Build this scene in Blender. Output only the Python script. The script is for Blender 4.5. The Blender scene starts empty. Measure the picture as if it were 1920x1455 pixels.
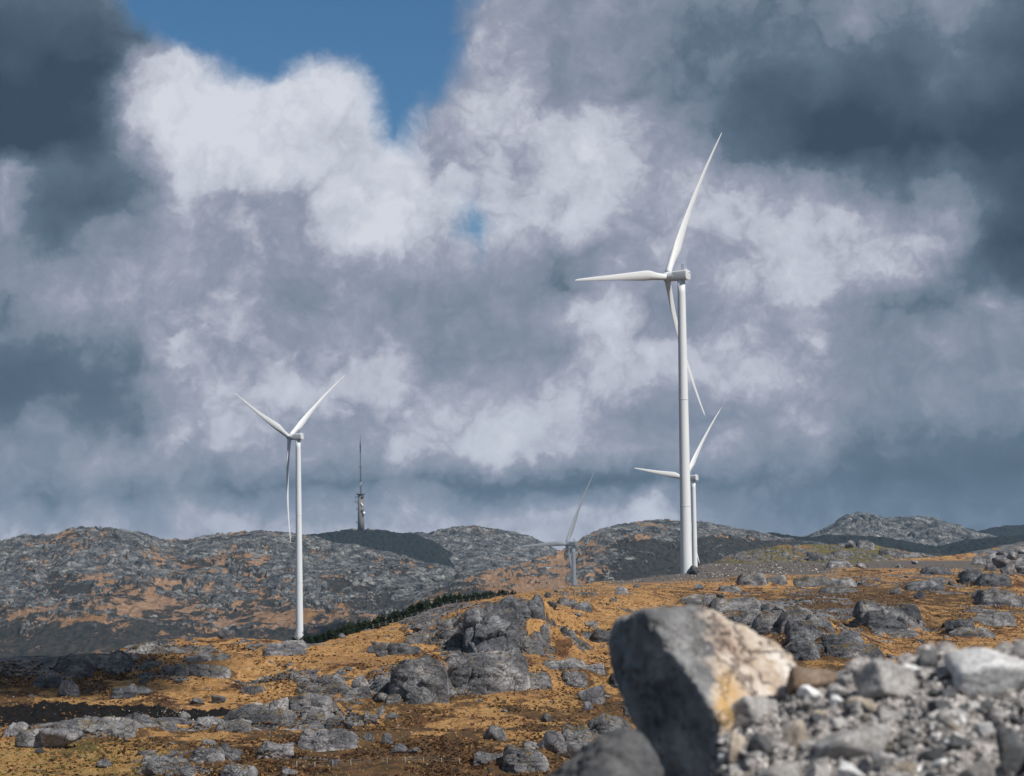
import bpy, bmesh, math, random
import numpy as np
from mathutils import Vector, Matrix, Euler
random.seed(7)
rng = np.random.default_rng(7)
sc = bpy.context.scene
COL = sc.collection

# ------------------------------------------------------------------ camera
F = 4533.0                       # focal length in pixels of a 1920 px wide picture
PITCH, ROLL = math.radians(3.95), math.radians(-0.77)
cam_d = bpy.data.cameras.new("camera")
cam = bpy.data.objects.new("camera", cam_d); COL.objects.link(cam)
cam_d.sensor_width = 36.0
cam_d.lens = 36.0 * F / 1920.0
cam_d.clip_start = 0.5; cam_d.clip_end = 60000
ROT = Matrix.Rotation(math.pi/2 + PITCH, 3, 'X') @ Matrix.Rotation(ROLL, 3, 'Z')
cam.matrix_world = ROT.to_4x4()
cam_d.dof.use_dof = True
cam_d.dof.focus_distance = 500.0
cam_d.dof.aperture_fstop = 3.0
sc.camera = cam
RN = np.array(ROT)

def ray(px, py):
    """direction through a picture point, scaled to one metre of forward depth: (u, v)"""
    px = np.asarray(px, float); py = np.asarray(py, float)
    c = np.stack([(px-960)/F, -(py-727.5)/F, -np.ones_like(px+py)], -1)
    d = c @ RN.T
    return d[..., 0]/d[..., 1], d[..., 2]/d[..., 1]

def at(px, py, Y):
    u, v = ray(px, py)
    return Vector((float(u)*Y, Y, float(v)*Y))

def px_of_uv(u, v):
    d = np.stack([np.asarray(u, float), np.ones_like(np.asarray(u, float)), np.asarray(v, float)*np.ones_like(np.asarray(u, float))], -1)
    c = d @ RN
    return 960 + F*c[..., 0]/(-c[..., 2]), 727.5 - F*c[..., 1]/(-c[..., 2])

# ------------------------------------------------------------------ view, sun, sky
sc.view_settings.view_transform = 'Standard'
sc.view_settings.look = 'None'
sc.view_settings.gamma = 1.0
sc.view_settings.exposure = 0.0
sc.view_settings.use_curve_mapping = False
sc.cycles.use_denoising = True
sc.cycles.max_bounces = 6
sc.cycles.volume_bounces = 0
sc.cycles.use_adaptive_sampling = True
sc.cycles.adaptive_threshold = 0.02

SUN_EL = math.radians(46)
SUN_AZ = math.radians(131)        # from +Y (view direction) clockwise towards +X
sun_d = bpy.data.lights.new("sun", 'SUN')
sun_d.energy = 4.6; sun_d.angle = math.radians(0.53); sun_d.color = (1.0, 0.955, 0.89)
sun = bpy.data.objects.new("sun", sun_d); COL.objects.link(sun)
SUN_DIR = Vector((math.sin(SUN_AZ)*math.cos(SUN_EL), math.cos(SUN_AZ)*math.cos(SUN_EL), math.sin(SUN_EL)))
sun.rotation_euler = SUN_DIR.to_track_quat('Z', 'Y').to_euler()

class NB:
    """small helper for writing node trees"""
    def __init__(s, tree): s.t = tree; s.n = tree.nodes; s.l = tree.links
    def node(s, typ, **kw):
        n = s.n.new(typ)
        for k, v in kw.items(): setattr(n, k, v)
        return n
    def put(s, sock, v):
        if isinstance(v, bpy.types.NodeSocket): s.l.new(v, sock)
        elif v is not None:
            if sock.type == 'RGBA' and not hasattr(v, '__len__'): v = (v, v, v, 1)
            elif sock.type == 'RGBA' and len(v) == 3: v = (*v, 1)
            sock.default_value = v
    def math(s, op, a, b=None, c=None, clamp=False):
        n = s.node('ShaderNodeMath', operation=op, use_clamp=clamp)
        s.put(n.inputs[0], a)
        if b is not None: s.put(n.inputs[1], b)
        if c is not None: s.put(n.inputs[2], c)
        return n.outputs[0]
    def vmath(s, op, a, b=None, scale=None):
        n = s.node('ShaderNodeVectorMath', operation=op)
        s.put(n.inputs[0], a)
        if b is not None: s.put(n.inputs[1], b)
        if scale is not None: s.put(n.inputs['Scale'], scale)
        return n.outputs[0]
    def comb(s, x, y, z=0.0):
        n = s.node('ShaderNodeCombineXYZ')
        for i, v in enumerate((x, y, z)): s.put(n.inputs[i], v)
        return n.outputs[0]
    def sep(s, v):
        n = s.node('ShaderNodeSeparateXYZ'); s.put(n.inputs[0], v); return n.outputs
    def noise(s, vec, scale, detail=4, rough=0.55, dim='3D', lac=2.0, out=0, typ=None, dist=0.0):
        n = s.node('ShaderNodeTexNoise', noise_dimensions=dim)
        if typ: n.noise_type = typ
        s.put(n.inputs['Vector'], vec); n.inputs['Scale'].default_value = scale
        n.inputs['Detail'].default_value = detail; n.inputs['Roughness'].default_value = rough
        n.inputs['Lacunarity'].default_value = lac; n.inputs['Distortion'].default_value = dist
        return n.outputs[out]
    def voro(s, vec, scale, feature='F1', out='Distance', rand=1.0):
        n = s.node('ShaderNodeTexVoronoi', feature=feature)
        s.put(n.inputs['Vector'], vec); n.inputs['Scale'].default_value = scale
        n.inputs['Randomness'].default_value = rand
        return n.outputs[out]
    def map(s, v, a, b, c=0.0, d=1.0, smooth=False):
        n = s.node('ShaderNodeMapRange', interpolation_type='SMOOTHSTEP' if smooth else 'LINEAR')
        s.put(n.inputs[0], v)
        for i, x in enumerate((a, b, c, d)): s.put(n.inputs[i+1], x)
        return n.outputs[0]
    def mix(s, f, a, b, mode='MIX'):
        n = s.node('ShaderNodeMix', data_type='RGBA', blend_type=mode)
        s.put(n.inputs[0], f); s.put(n.inputs[6], a); s.put(n.inputs[7], b)
        return n.outputs[2]
    def fmix(s, f, a, b):
        n = s.node('ShaderNodeMix', data_type='FLOAT')
        s.put(n.inputs[0], f); s.put(n.inputs[2], a); s.put(n.inputs[3], b)
        return n.outputs[0]
    def ramp(s, f, stops, interp='LINEAR'):
        n = s.node('ShaderNodeValToRGB'); r = n.color_ramp; r.interpolation = interp
        while len(r.elements) < len(stops): r.elements.new(0.5)
        for e, (p, c) in zip(r.elements, stops):
            e.position = p; e.color = c if len(c) == 4 else (*c, 1)
        s.put(n.inputs[0], f)
        return n.outputs

def lin(r, g, b):
    f = lambda c: (c/12.92 if c <= 0.04045 else ((c+0.055)/1.055)**2.4)
    return tuple(f(c/255.0) for c in (r, g, b))

world = bpy.data.worlds.new("World"); sc.world = world; world.use_nodes = True
W = NB(world.node_tree); W.n.clear()
direc = W.node('ShaderNodeTexCoord').outputs['Generated']
dx, dy, dz = W.sep(direc)
azi = W.math('ARCTAN2', dx, dy)
hor = W.math('SQRT', W.math('ADD', W.math('MULTIPLY', dx, dx), W.math('MULTIPLY', dy, dy)))
ele = W.math('ARCTAN2', dz, hor)
# cloud field: 80 x 60 cells of a broad cloud map in azimuth / elevation, edges torn by noise
LUM = """
2223333333355444443344442
1112643333355444333343432
1006878877455454333322321
0016898886566443321211321
0015898768566775421001210
5323778777555775532000100
5213655578766675665432310
4234555588666655666654520
4445555555555345556666510
3555554454444355566666421
3444555555444674455543344
2233655565444476665544544
2223566656555665566544444
3433566555667654445544444
4455555556666655554433333
4343433333322222333322222
6665565555666667543333222
6666666666666666554443333
""".split()
BLU = """
0008999999950000000000000
0003999999930000000000000
0000058359830000000000000
0000000018600000000000000
0000000007200000000000000
0000000001310000000000000
0000000000140000000000000
0000000000270000000000000
0000000000140000000000000
0000000003110000000000000
""".split()
U0, V0 = ray(960, 1040)
def az_el(px, py):
    u, v = ray(px, py)
    return float(np.arctan(u)), float(np.arctan(v/np.sqrt(1+u*u)))
PXR = 1.0/F
AZ0 = az_el(0, 500)[0]
# the photo's small roll is undone so that the rows run level in the map
xa = W.math('DIVIDE', W.math('SUBTRACT', azi, AZ0), PXR*1920)        # 0..1 over the frame
cx = W.math('ADD', W.math('MULTIPLY', ele, math.sin(ROLL)/(PXR*1920)*1.0), xa)
ye = W.math('DIVIDE', W.math('SUBTRACT', az_el(960, 0)[1], ele), PXR)    # pixels below the frame top
ye = W.math('ADD', ye, W.math('MULTIPLY', azi, math.sin(-ROLL)/PXR))
XP = W.math('MULTIPLY', cx, 1920.0)
base_v = W.comb(XP, ye, 0.0)
w1 = W.noise(base_v, 1/260, 7, 0.56, out=1)
w2 = W.noise(W.vmath('ADD', base_v, (3111, 977, 50)), 1/60, 8, 0.6, out=1)
warp = W.vmath('ADD', W.vmath('SCALE', W.vmath('SUBTRACT', w1, (.5, .5, .5)), scale=105.0),
               W.vmath('SCALE', W.vmath('SUBTRACT', w2, (.5, .5, .5)), scale=80.0))
wp = W.vmath('ADD', base_v, warp)
wx, wy, _ = W.sep(wp)
wx = W.math('PINGPONG', W.math('DIVIDE', wx, 1920.0), 1.0)
PAL = [lin(56, 73, 90), lin(74, 91, 109), lin(92, 110, 128), lin(111, 125, 143), lin(131, 141, 159),
       lin(150, 156, 174), lin(170, 174, 189), lin(188, 192, 205), lin(200, 205, 217), lin(212, 216, 226)]
ncol = 25
wpb = W.vmath('ADD', base_v, W.vmath('SCALE', warp, scale=0.55))
bx_, by_, _ = W.sep(wpb)
bx_ = W.math('PINGPONG', W.math('DIVIDE', bx_, 1920.0), 1.0)
prevc = preva = None
for j, row in enumerate(LUM):
    b = BLU[j] if j < len(BLU) else '0'*25
    stops = []
    for i in range(ncol):
        k = int(row[min(i, len(row)-1)])/9.0
        stops.append((i/(ncol-1), (k, k, k, int(b[i])/9.0)))
    c = W.ramp(wx, stops)[0]; a = W.ramp(bx_, stops)[1] if j < 11 else 0.0
    if prevc is None: prevc, preva = c, a
    else:
        f = W.map(wy, (j-1)*60.0, j*60.0)
        prevc = W.fmix(f, prevc, c)
        if j < 11: preva = W.fmix(W.map(by_, (j-1)*60.0, j*60.0), preva, a)
wv = W.vmath('ADD', base_v, W.vmath('SCALE', warp, scale=0.7))
det = W.noise(wv, 1/130, 10, 0.60)
def puff(vec, sc_, off):
    n = W.noise(W.vmath('ADD', vec, off), sc_, 3, 0.5)
    return W.math('ABSOLUTE', W.math('SUBTRACT', n, 0.5))
bil = W.math('ADD', W.math('ADD', puff(wv, 1/130, (7, 3, 1)), W.math('MULTIPLY', puff(wv, 1/55, (77, 31, 5)), 0.55)), W.math('MULTIPLY', puff(wv, 1/22, (9, 131, 8)), 0.28))
bil = W.math('SUBTRACT', bil, 0.135)                             # rounded heads with sharp creases between
det2 = W.noise(W.vmath('ADD', base_v, (500, 900, 7)), 1/420, 5, 0.5)
lum = W.math('ADD', prevc, W.math('MULTIPLY', W.math('SUBTRACT', det, 0.5), 0.26))
lum = W.math('ADD', lum, W.math('MULTIPLY', bil, W.map(prevc, 0.25, 0.85, 0.08, 0.95)))
lum = W.math('ADD', lum, W.math('MULTIPLY', W.math('SUBTRACT', det2, 0.5), 0.14))
ed = W.math('ADD', prevc, W.math('ADD', W.math('MULTIPLY', W.math('SUBTRACT', det, 0.5), 0.42), W.math('MULTIPLY', bil, 0.45)))
edge = W.map(ed, 0.54, 0.68, -0.5, 0.5, True)
edge2 = W.map(ed, 0.27, 0.38, -0.5, 0.5, True)
lum = W.math('ADD', W.math('ADD', lum, W.math('MULTIPLY', edge, 0.10)), W.math('MULTIPLY', edge2, 0.07))
lum = W.math('ADD', W.math('ADD', lum, W.map(lum, 0.3, 0.55, 0.0, 0.035)), W.math('MULTIPLY', W.map(lum, 0.0, 0.25, 1, 0), 0.05))
# beyond the top of the frame the broken cloud goes on, capped darker to lower the ambient light
far_n = W.noise(direc, 7.0, 9, 0.58)
far_l = W.map(far_n, 0.32, 0.72, 0.0, 0.72)
above = W.map(ye, -60.0, -700.0, 0, 1, True)
side = W.map(W.math('ABSOLUTE', W.math('SUBTRACT', cx, 0.5)), 0.6, 1.2, 0, 1, True)
out_f = W.math('MAXIMUM', above, side)
lum = W.fmix(out_f, lum, far_l)
blue = W.fmix(out_f, preva, W.map(W.noise(W.vmath('ADD', direc, (5, 2, 9)), 3.2, 8, 0.6), 0.53, 0.60, 0, 1))
ccol = W.ramp(lum, [(i/9.0, PAL[i]) for i in range(10)])[0]
bl = W.map(W.math('ADD', blue, W.math('SUBTRACT', W.math('MULTIPLY', W.math('SUBTRACT', det, 0.5), 0.5), W.math('MULTIPLY', bil, 0.5))), 0.28, 0.85, 0, 1, True)
sky = W.node('ShaderNodeTexSky', sky_type='NISHITA', sun_disc=False)
sky.sun_elevation = SUN_EL; sky.sun_rotation = SUN_AZ
sky.altitude = 200; sky.air_density = 1.0; sky.dust_density = 0.6; sky.ozone_density = 2.0
bg1 = W.node('ShaderNodeBackground'); 
W.put(bg1.inputs[0], W.mix(1.0, sky.outputs[0], (0.45, 0.76, 1.0), 'MULTIPLY')); bg1.inputs[1].default_value = 0.068
bg2 = W.node('ShaderNodeBackground'); W.put(bg2.inputs[0], ccol); bg2.inputs[1].default_value = 1.0
mx = W.node('ShaderNodeMixShader')
W.put(mx.inputs[0], bl); W.l.new(bg2.outputs[0], mx.inputs[1]); W.l.new(bg1.outputs[0], mx.inputs[2])
wo = W.node('ShaderNodeOutputWorld'); W.l.new(mx.outputs[0], wo.inputs[0])
world.cycles.sampling_method = 'MANUAL'; world.cycles.sample_map_resolution = 512

# ------------------------------------------------------------------ noise in numpy
_P = np.random.default_rng(11).permutation(4096).astype(np.int64)
_ANG = np.random.default_rng(12).random(4096)*2*np.pi
_GX, _GY = np.cos(_ANG), np.sin(_ANG)
_R1 = np.random.default_rng(13).random(4096); _R2 = np.random.default_rng(14).random(4096); _R3 = np.random.default_rng(15).random(4096)
_G3 = np.random.default_rng(16).normal(size=(4096, 3)); _G3 /= np.linalg.norm(_G3, axis=1)[:, None]
def h2(i, j, s=0): return _P[(_P[(i + s*131) & 4095] + j) & 4095]
def perlin(x, y, s=0):
    i = np.floor(x).astype(np.int64); j = np.floor(y).astype(np.int64); fx = x-i; fy = y-j
    ux = fx*fx*fx*(fx*(fx*6-15)+10); uy = fy*fy*fy*(fy*(fy*6-15)+10)
    def g(a, b):
        h = h2(i+a, j+b, s); return _GX[h]*(fx-a) + _GY[h]*(fy-b)
    n0 = g(0, 0)*(1-ux)+g(1, 0)*ux; n1 = g(0, 1)*(1-ux)+g(1, 1)*ux
    return (n0*(1-uy)+n1*uy)*1.41
def fbm(x, y, octv=4, s=0, gain=0.5):
    t = 0; a = 1.0; k = 0
    for o in range(octv):
        t = t + a*perlin(x*2.03**o+o*17.3, y*2.03**o-o*9.1, s+o); k += a; a *= gain
    return t/k*1.3
def voronoi(x, y, s=0):
    i = np.floor(x).astype(np.int64); j = np.floor(y).astype(np.int64)
    f1 = np.full(x.shape, 9.0); f2 = np.full(x.shape, 9.0); cid = np.zeros(x.shape, np.int64)
    for a in (-1, 0, 1):
        for b in (-1, 0, 1):
            h = h2(i+a, j+b, s)
            d = np.sqrt((i+a+_R1[h]-x)**2 + (j+b+_R2[h]-y)**2)
            m = d < f1
            f2 = np.where(m, f1, np.minimum(f2, d)); cid = np.where(m, h, cid); f1 = np.where(m, d, f1)
    return f1, f2, _R3[cid]
def perlin3(p, s=0):
    i = np.floor(p).astype(np.int64); f = p-i; u = f*f*f*(f*(f*6-15)+10)
    r = 0
    for a in (0, 1):
        for b in (0, 1):
            for c in (0, 1):
                h = _P[(h2(i[:, 0]+a, i[:, 1]+b, s)+i[:, 2]+c) & 4095]
                w = (u[:, 0] if a else 1-u[:, 0])*(u[:, 1] if b else 1-u[:, 1])*(u[:, 2] if c else 1-u[:, 2])
                r = r + w*((f-np.array([a, b, c]))*_G3[h]).sum(1)
    return r*1.5
def fbm3(p, octv=4, s=0, gain=0.5):
    t = 0; a = 1.0
    for o in range(octv):
        t = t + a*perlin3(p*2.03**o+o*7.7, s+o); a *= gain
    return t
def vorocell(x, y, s=0):
    """F1, F2, two random values per cell and the offset from the cell's seed"""
    i = np.floor(x).astype(np.int64); j = np.floor(y).astype(np.int64)
    f1 = np.full(x.shape, 9.0); f2 = f1.copy(); cid = np.zeros(x.shape, np.int64); ox = f1*0; oy = f1*0
    for a in (-1, 0, 1):
        for b in (-1, 0, 1):
            h = h2(i+a, j+b, s); ex = x-(i+a+_R1[h]); ey = y-(j+b+_R2[h]); d = np.sqrt(ex*ex+ey*ey); m = d < f1
            f2 = np.where(m, f1, np.minimum(f2, d)); cid = np.where(m, h, cid); f1 = np.where(m, d, f1); ox = np.where(m, ex, ox); oy = np.where(m, ey, oy)
    return f1, f2, _R3[cid], _R1[(cid*5+1) & 4095], _R2[(cid*3+2) & 4095], ox, oy
def voronoi3(p, s=0):
    i = np.floor(p).astype(np.int64); f1 = np.full(len(p), 9.0); f2 = f1.copy(); cid = np.zeros(len(p), np.int64)
    for a in (-1, 0, 1):
        for b in (-1, 0, 1):
            for c in (-1, 0, 1):
                h = _P[(h2(i[:, 0]+a, i[:, 1]+b, s)+i[:, 2]+c) & 4095]
                d = np.sqrt((i[:, 0]+a+_R1[h]-p[:, 0])**2+(i[:, 1]+b+_R2[h]-p[:, 1])**2+(i[:, 2]+c+_R3[h]-p[:, 2])**2)
                m = d < f1; f2 = np.where(m, f1, np.minimum(f2, d)); cid = np.where(m, h, cid); f1 = np.where(m, d, f1)
    return f1, f2, _R1[(cid*7+3) & 4095]
def sstep(x, a, b):
    t = np.clip((x-a)/(b-a), 0, 1); return t*t*(3-2*t)

def mesh_from(name, verts, faces, mats=(), smooth=True, attrs=None, loops=None):
    me = bpy.data.meshes.new(name)
    verts = np.asarray(verts, np.float32); 
    if isinstance(faces, np.ndarray):
        n, k = faces.shape
        me.vertices.add(len(verts)); me.vertices.foreach_set('co', verts.ravel())
        me.loops.add(n*k); me.loops.foreach_set('vertex_index', faces.astype(np.int32).ravel())
        me.polygons.add(n); me.polygons.foreach_set('loop_start', np.arange(0, n*k, k, dtype=np.int32))
        me.update(calc_edges=True)
    else:
        me.from_pydata([tuple(v) for v in verts], [], faces); me.update()
    me.polygons.foreach_set('use_smooth', np.full(len(me.polygons), smooth, bool))
    for m in mats: me.materials.append(m)
    if attrs:
        for k, v in attrs.items():
            a = me.attributes.new(k, 'FLOAT', 'POINT'); a.data.foreach_set('value', np.asarray(v, np.float32).ravel())
    return me
def link(name, me, parent=None, kind=None, label=None, cat=None, group=None, loc=None):
    o = bpy.data.objects.new(name, me); COL.objects.link(o)
    if parent: o.parent = parent
    if kind: o['kind'] = kind
    if label: o['label'] = label
    if cat: o['category'] = cat
    if group: o['group'] = group
    if loc is not None: o.location = loc
    return o
def grid_faces(nu, nt):
    i, j = np.meshgrid(np.arange(nu-1), np.arange(nt-1), indexing='ij')
    a = (i*nt+j).ravel()
    return np.stack([a, a+nt, a+nt+1, a+1], 1)

# ------------------------------------------------------------------ materials
def new_mat(name):
    m = bpy.data.materials.new(name); m.use_nodes = True
    b = NB(m.node_tree); b.n.clear()
    return m, b
def finish(b, col, rough=0.9, bump=None, bstr=0.5, bdist=0.1, spec=0.3, normal=None):
    p = b.node('ShaderNodeBsdfPrincipled'); b.put(p.inputs['Base Color'], col); b.put(p.inputs['Roughness'], rough)
    p.inputs['Specular IOR Level'].default_value = spec
    if bump is not None:
        bn = b.node('ShaderNodeBump'); bn.inputs['Strength'].default_value = bstr; bn.inputs['Distance'].default_value = bdist
        b.put(bn.inputs['Height'], bump); b.l.new(bn.outputs[0], p.inputs['Normal'])
    o = b.node('ShaderNodeOutputMaterial'); b.l.new(p.outputs[0], o.inputs[0])
    return p

def rock_color(b, pos, scale=1.0, base=None):
    """grey gneiss with lichen, darker seams and pale scratches"""
    n1 = b.noise(pos, 0.35*scale, 8, 0.62)
    n2 = b.noise(b.vmath('ADD', pos, (31, 7, 3)), 1.7*scale, 6, 0.6)
    c = b.ramp(n1, base or [(0.30, (0.036, 0.037, 0.042)), (0.43, (0.096, 0.096, 0.104)), (0.56, (0.215, 0.21, 0.214)), (0.69, (0.40, 0.385, 0.375))])[0]
    c = b.mix(b.map(n2, 0.38, 0.68, 0, 0.6), c, b.mix(0.7, c, (0.07, 0.072, 0.078)))
    n3 = b.noise(b.vmath('ADD', pos, (3, 57, 13)), 0.9*scale, 5, 0.6)
    c = b.mix(b.map(n3, 0.62, 0.74, 0, 0.45), c, (0.17, 0.15, 0.075))
    return c, n1, n2

def terrain_mat(name, sc_=1.0, grass=((0.37, 0.198, 0.073), (0.55, 0.33, 0.142)), heath=((0.030, 0.019, 0.014), (0.14, 0.068, 0.032)), rock=None, bd=0.35):
    m, b = new_mat(name)
    pos = b.node('ShaderNodeNewGeometry').outputs['Position']
    at_ = lambda n: b.node('ShaderNodeAttribute', attribute_name=n).outputs['Fac']
    R, H, S, G = at_('rock'), at_('heath'), at_('soil'), at_('green')
    rc, rn, rn2 = rock_color(b, pos, sc_, rock)
    g1 = b.noise(pos, 0.5*sc_, 6, 0.6); g2 = b.noise(b.vmath('ADD', pos, (9, 1, 4)), 2.6*sc_, 5, 0.65)
    gc = b.mix(b.map(g1, 0.35, 0.65), grass[0], grass[1])
    gc = b.mix(b.map(g2, 0.52, 0.68, 0, 0.75), gc, heath[1])
    st_ = b.noise(b.vmath('MULTIPLY', pos, (0.9, 0.22, 1.0)), 1.1*sc_, 6, 0.68)
    gc = b.mix(b.map(st_, 0.44, 0.66, 0, 0.8), gc, tuple(0.55*q for q in grass[0]))
    g0 = b.noise(b.vmath('MULTIPLY', pos, (1.0, 0.45, 1.0)), 0.085*sc_, 6, 0.62)
    gc = b.mix(b.map(g0, 0.50, 0.66, 0, 0.85, True), gc, b.mix(b.map(st_, 0.4, 0.6), (0.20, 0.10, 0.045), (0.34, 0.19, 0.08)))
    hc = b.mix(b.map(st_, 0.35, 0.62), heath[0], heath[1])
    g3 = b.noise(b.vmath('MULTIPLY', pos, (1.0, 0.5, 1.0)), 0.24*sc_, 7, 0.66)
    hf = b.map(b.math('ADD', H, b.math('ADD', b.math('MULTIPLY', b.math('SUBTRACT', g1, 0.5), 1.1), b.math('MULTIPLY', b.math('SUBTRACT', g3, 0.5), 2.4))), 0.44, 0.58, 0, 1, True)
    c = b.mix(hf, gc, hc)
    gr = b.mix(b.map(g2, 0.4, 0.6), (0.075, 0.085, 0.022), (0.24, 0.22, 0.07))
    c = b.mix(b.math('MULTIPLY', G, b.map(g1, 0.35, 0.55)), c, gr)
    sc2 = b.mix(b.map(b.voro(pos, 1.5*sc_), 0.04, 0.10, 0.15, 0.0), (0.009, 0.0075, 0.007), (0.2, 0.18, 0.16))
    c = b.mix(S, c, sc2)
    GV = b.math('MULTIPLY', at_('gravel'), b.map(g2, 0.3, 0.5, 0.6, 1.0))
    gvc = b.mix(b.map(b.voro(pos, 2.2*sc_), 0.05, 0.3), (0.22, 0.21, 0.20), (0.10, 0.095, 0.092))
    c = b.mix(GV, c, gvc)
    rf = b.map(b.math('ADD', R, b.math('MULTIPLY', b.math('SUBTRACT', g2, 0.5), 0.5)), 0.42, 0.58, 0, 1, True)
    c = b.mix(rf, c, rc)
    cr = b.voro(b.vmath('ADD', pos, b.vmath('SCALE', b.noise(pos, 0.6*sc_, 3, out=1), scale=1.5/sc_)), 0.5*sc_, 'DISTANCE_TO_EDGE')
    crk = b.map(cr, 0.0, 0.06, 0, 1)
    h = b.math('ADD', b.math('MULTIPLY', g2, 0.6), b.math('MULTIPLY', b.noise(pos, 6*sc_, 4, 0.65), 0.35))
    h = b.math('ADD', h, b.math('MULTIPLY', b.math('MULTIPLY', crk, rf), 0.9))
    h = b.math('ADD', h, b.math('MULTIPLY', rn, 0.6))
    finish(b, c, 0.92, h, 0.9, bd/sc_, spec=0.15)
    return m

M_near = terrain_mat("moor_ground", 1.0)
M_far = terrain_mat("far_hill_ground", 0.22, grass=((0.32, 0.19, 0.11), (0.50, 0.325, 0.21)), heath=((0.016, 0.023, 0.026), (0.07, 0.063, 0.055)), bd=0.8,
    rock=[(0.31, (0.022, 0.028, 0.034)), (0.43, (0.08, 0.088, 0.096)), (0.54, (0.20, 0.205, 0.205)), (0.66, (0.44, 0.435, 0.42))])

# ------------------------------------------------------------------ near hillside
def pchip_rows(rows, Ys):
    return np.asarray(rows, float), np.asarray(Ys, float)
ROWS, RY = pchip_rows([1010, 1050, 1060, 1075, 1090, 1120, 1160, 1200, 1225, 1250, 1300, 1350, 1400, 1455, 1520, 1700],
                      [1000, 930, 880, 812, 720, 560, 430, 360, 325, 300, 258, 222, 192, 163, 136, 85])
RY_MID = np.array([1000, 930, 880, 812, 690, 450, 345, 292, 270, 260, 244, 222, 192, 163, 136, 85], float)
RY_LEFT = np.array([1000, 930, 880, 812, 690, 450, 345, 296, 281, 269, 249, 222, 192, 163, 136, 85], float)
def depth_of(px, rows):
    """how far off the hillside lies at that place of the picture: steep on the left and in the middle"""
    px = px+0*rows; a = sstep(px, 480, 640); c = sstep(px, 1120, 1340)
    return (np.interp(rows, ROWS, RY_LEFT)*(1-a)+np.interp(rows, ROWS, RY_MID)*a)*(1-c)+np.interp(rows, ROWS, RY)*c
SIL = np.array([(-300, 1250), (-100, 1244), (0, 1240), (60, 1238), (105, 1246), (150, 1236), (200, 1225), (250, 1212), (300, 1202), (345, 1197), (400, 1196), (430, 1196),
                (480, 1198), (520, 1200), (560, 1210), (585, 1213), (610, 1203), (650, 1192), (700, 1179), (760, 1162), (860, 1131), (920, 1121), (970, 1112), (1060, 1101),
                (1120, 1090), (1180, 1087), (1230, 1081), (1275, 1077), (1290, 1075), (1315, 1060), (1340, 1056), (1400, 1056), (1500, 1055), (1620, 1055), (1700, 1048), (1760, 1044), (1820, 1036), (1860, 1028), (1920, 1017), (2050, 1010), (2250, 1010)], float)
# broad map of bare rock and dark heath (also paints cloud shade on the left mound), 80 px columns
CROW = [1050, 1090, 1120, 1150, 1180, 1210, 1240, 1270, 1300, 1330, 1360, 1390, 1420, 1455]
RM = """
2222222222222222222223257
2222222222222354443245633
2222222222220541124522244
2222222213982112566664165
2222222241996333556666421
2236546814558336433642211
5675453221686743233322222
5466524358787543222222222
3324323567652223222222222
1111113564322122222222222
5687436653221134222222222
3862234421110156222222222
0012653321100264222222222
0013652210000553222222222
""".split()
HM = """
4444444444444444447553344
4444444444444433333354444
4444444444443232546777655
4444444443332232566776555
4444443332323222556554554
4474333211333322357654332
7787542233344333566654444
8886432334334355555555555
7764333333454456666666666
6655544355555566555555555
6555556665434566555555555
2555567777766655555555555
1344667778887655555555555
1345667788888755555555555
""".split()
def cmap(tab): return np.array([[int(ch) for ch in r] for r in tab], float)/9.0
RMa, HMa = cmap(RM), cmap(HM)
def lookup(tab, px, py):
    cx_ = np.clip(px/80.0, 0, 23.999); ry = np.interp(py, CROW, np.arange(len(CROW)))
    ry = np.clip(ry, 0, len(CROW)-1.001)
    i = np.floor(ry).astype(int); j = np.floor(cx_).astype(int); fi = ry-i; fj = cx_-j
    return (tab[i, j]*(1-fi)*(1-fj)+tab[i+1, j]*fi*(1-fj)+tab[i, j+1]*(1-fi)*fj+tab[i+1, j+1]*fi*fj)

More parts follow.
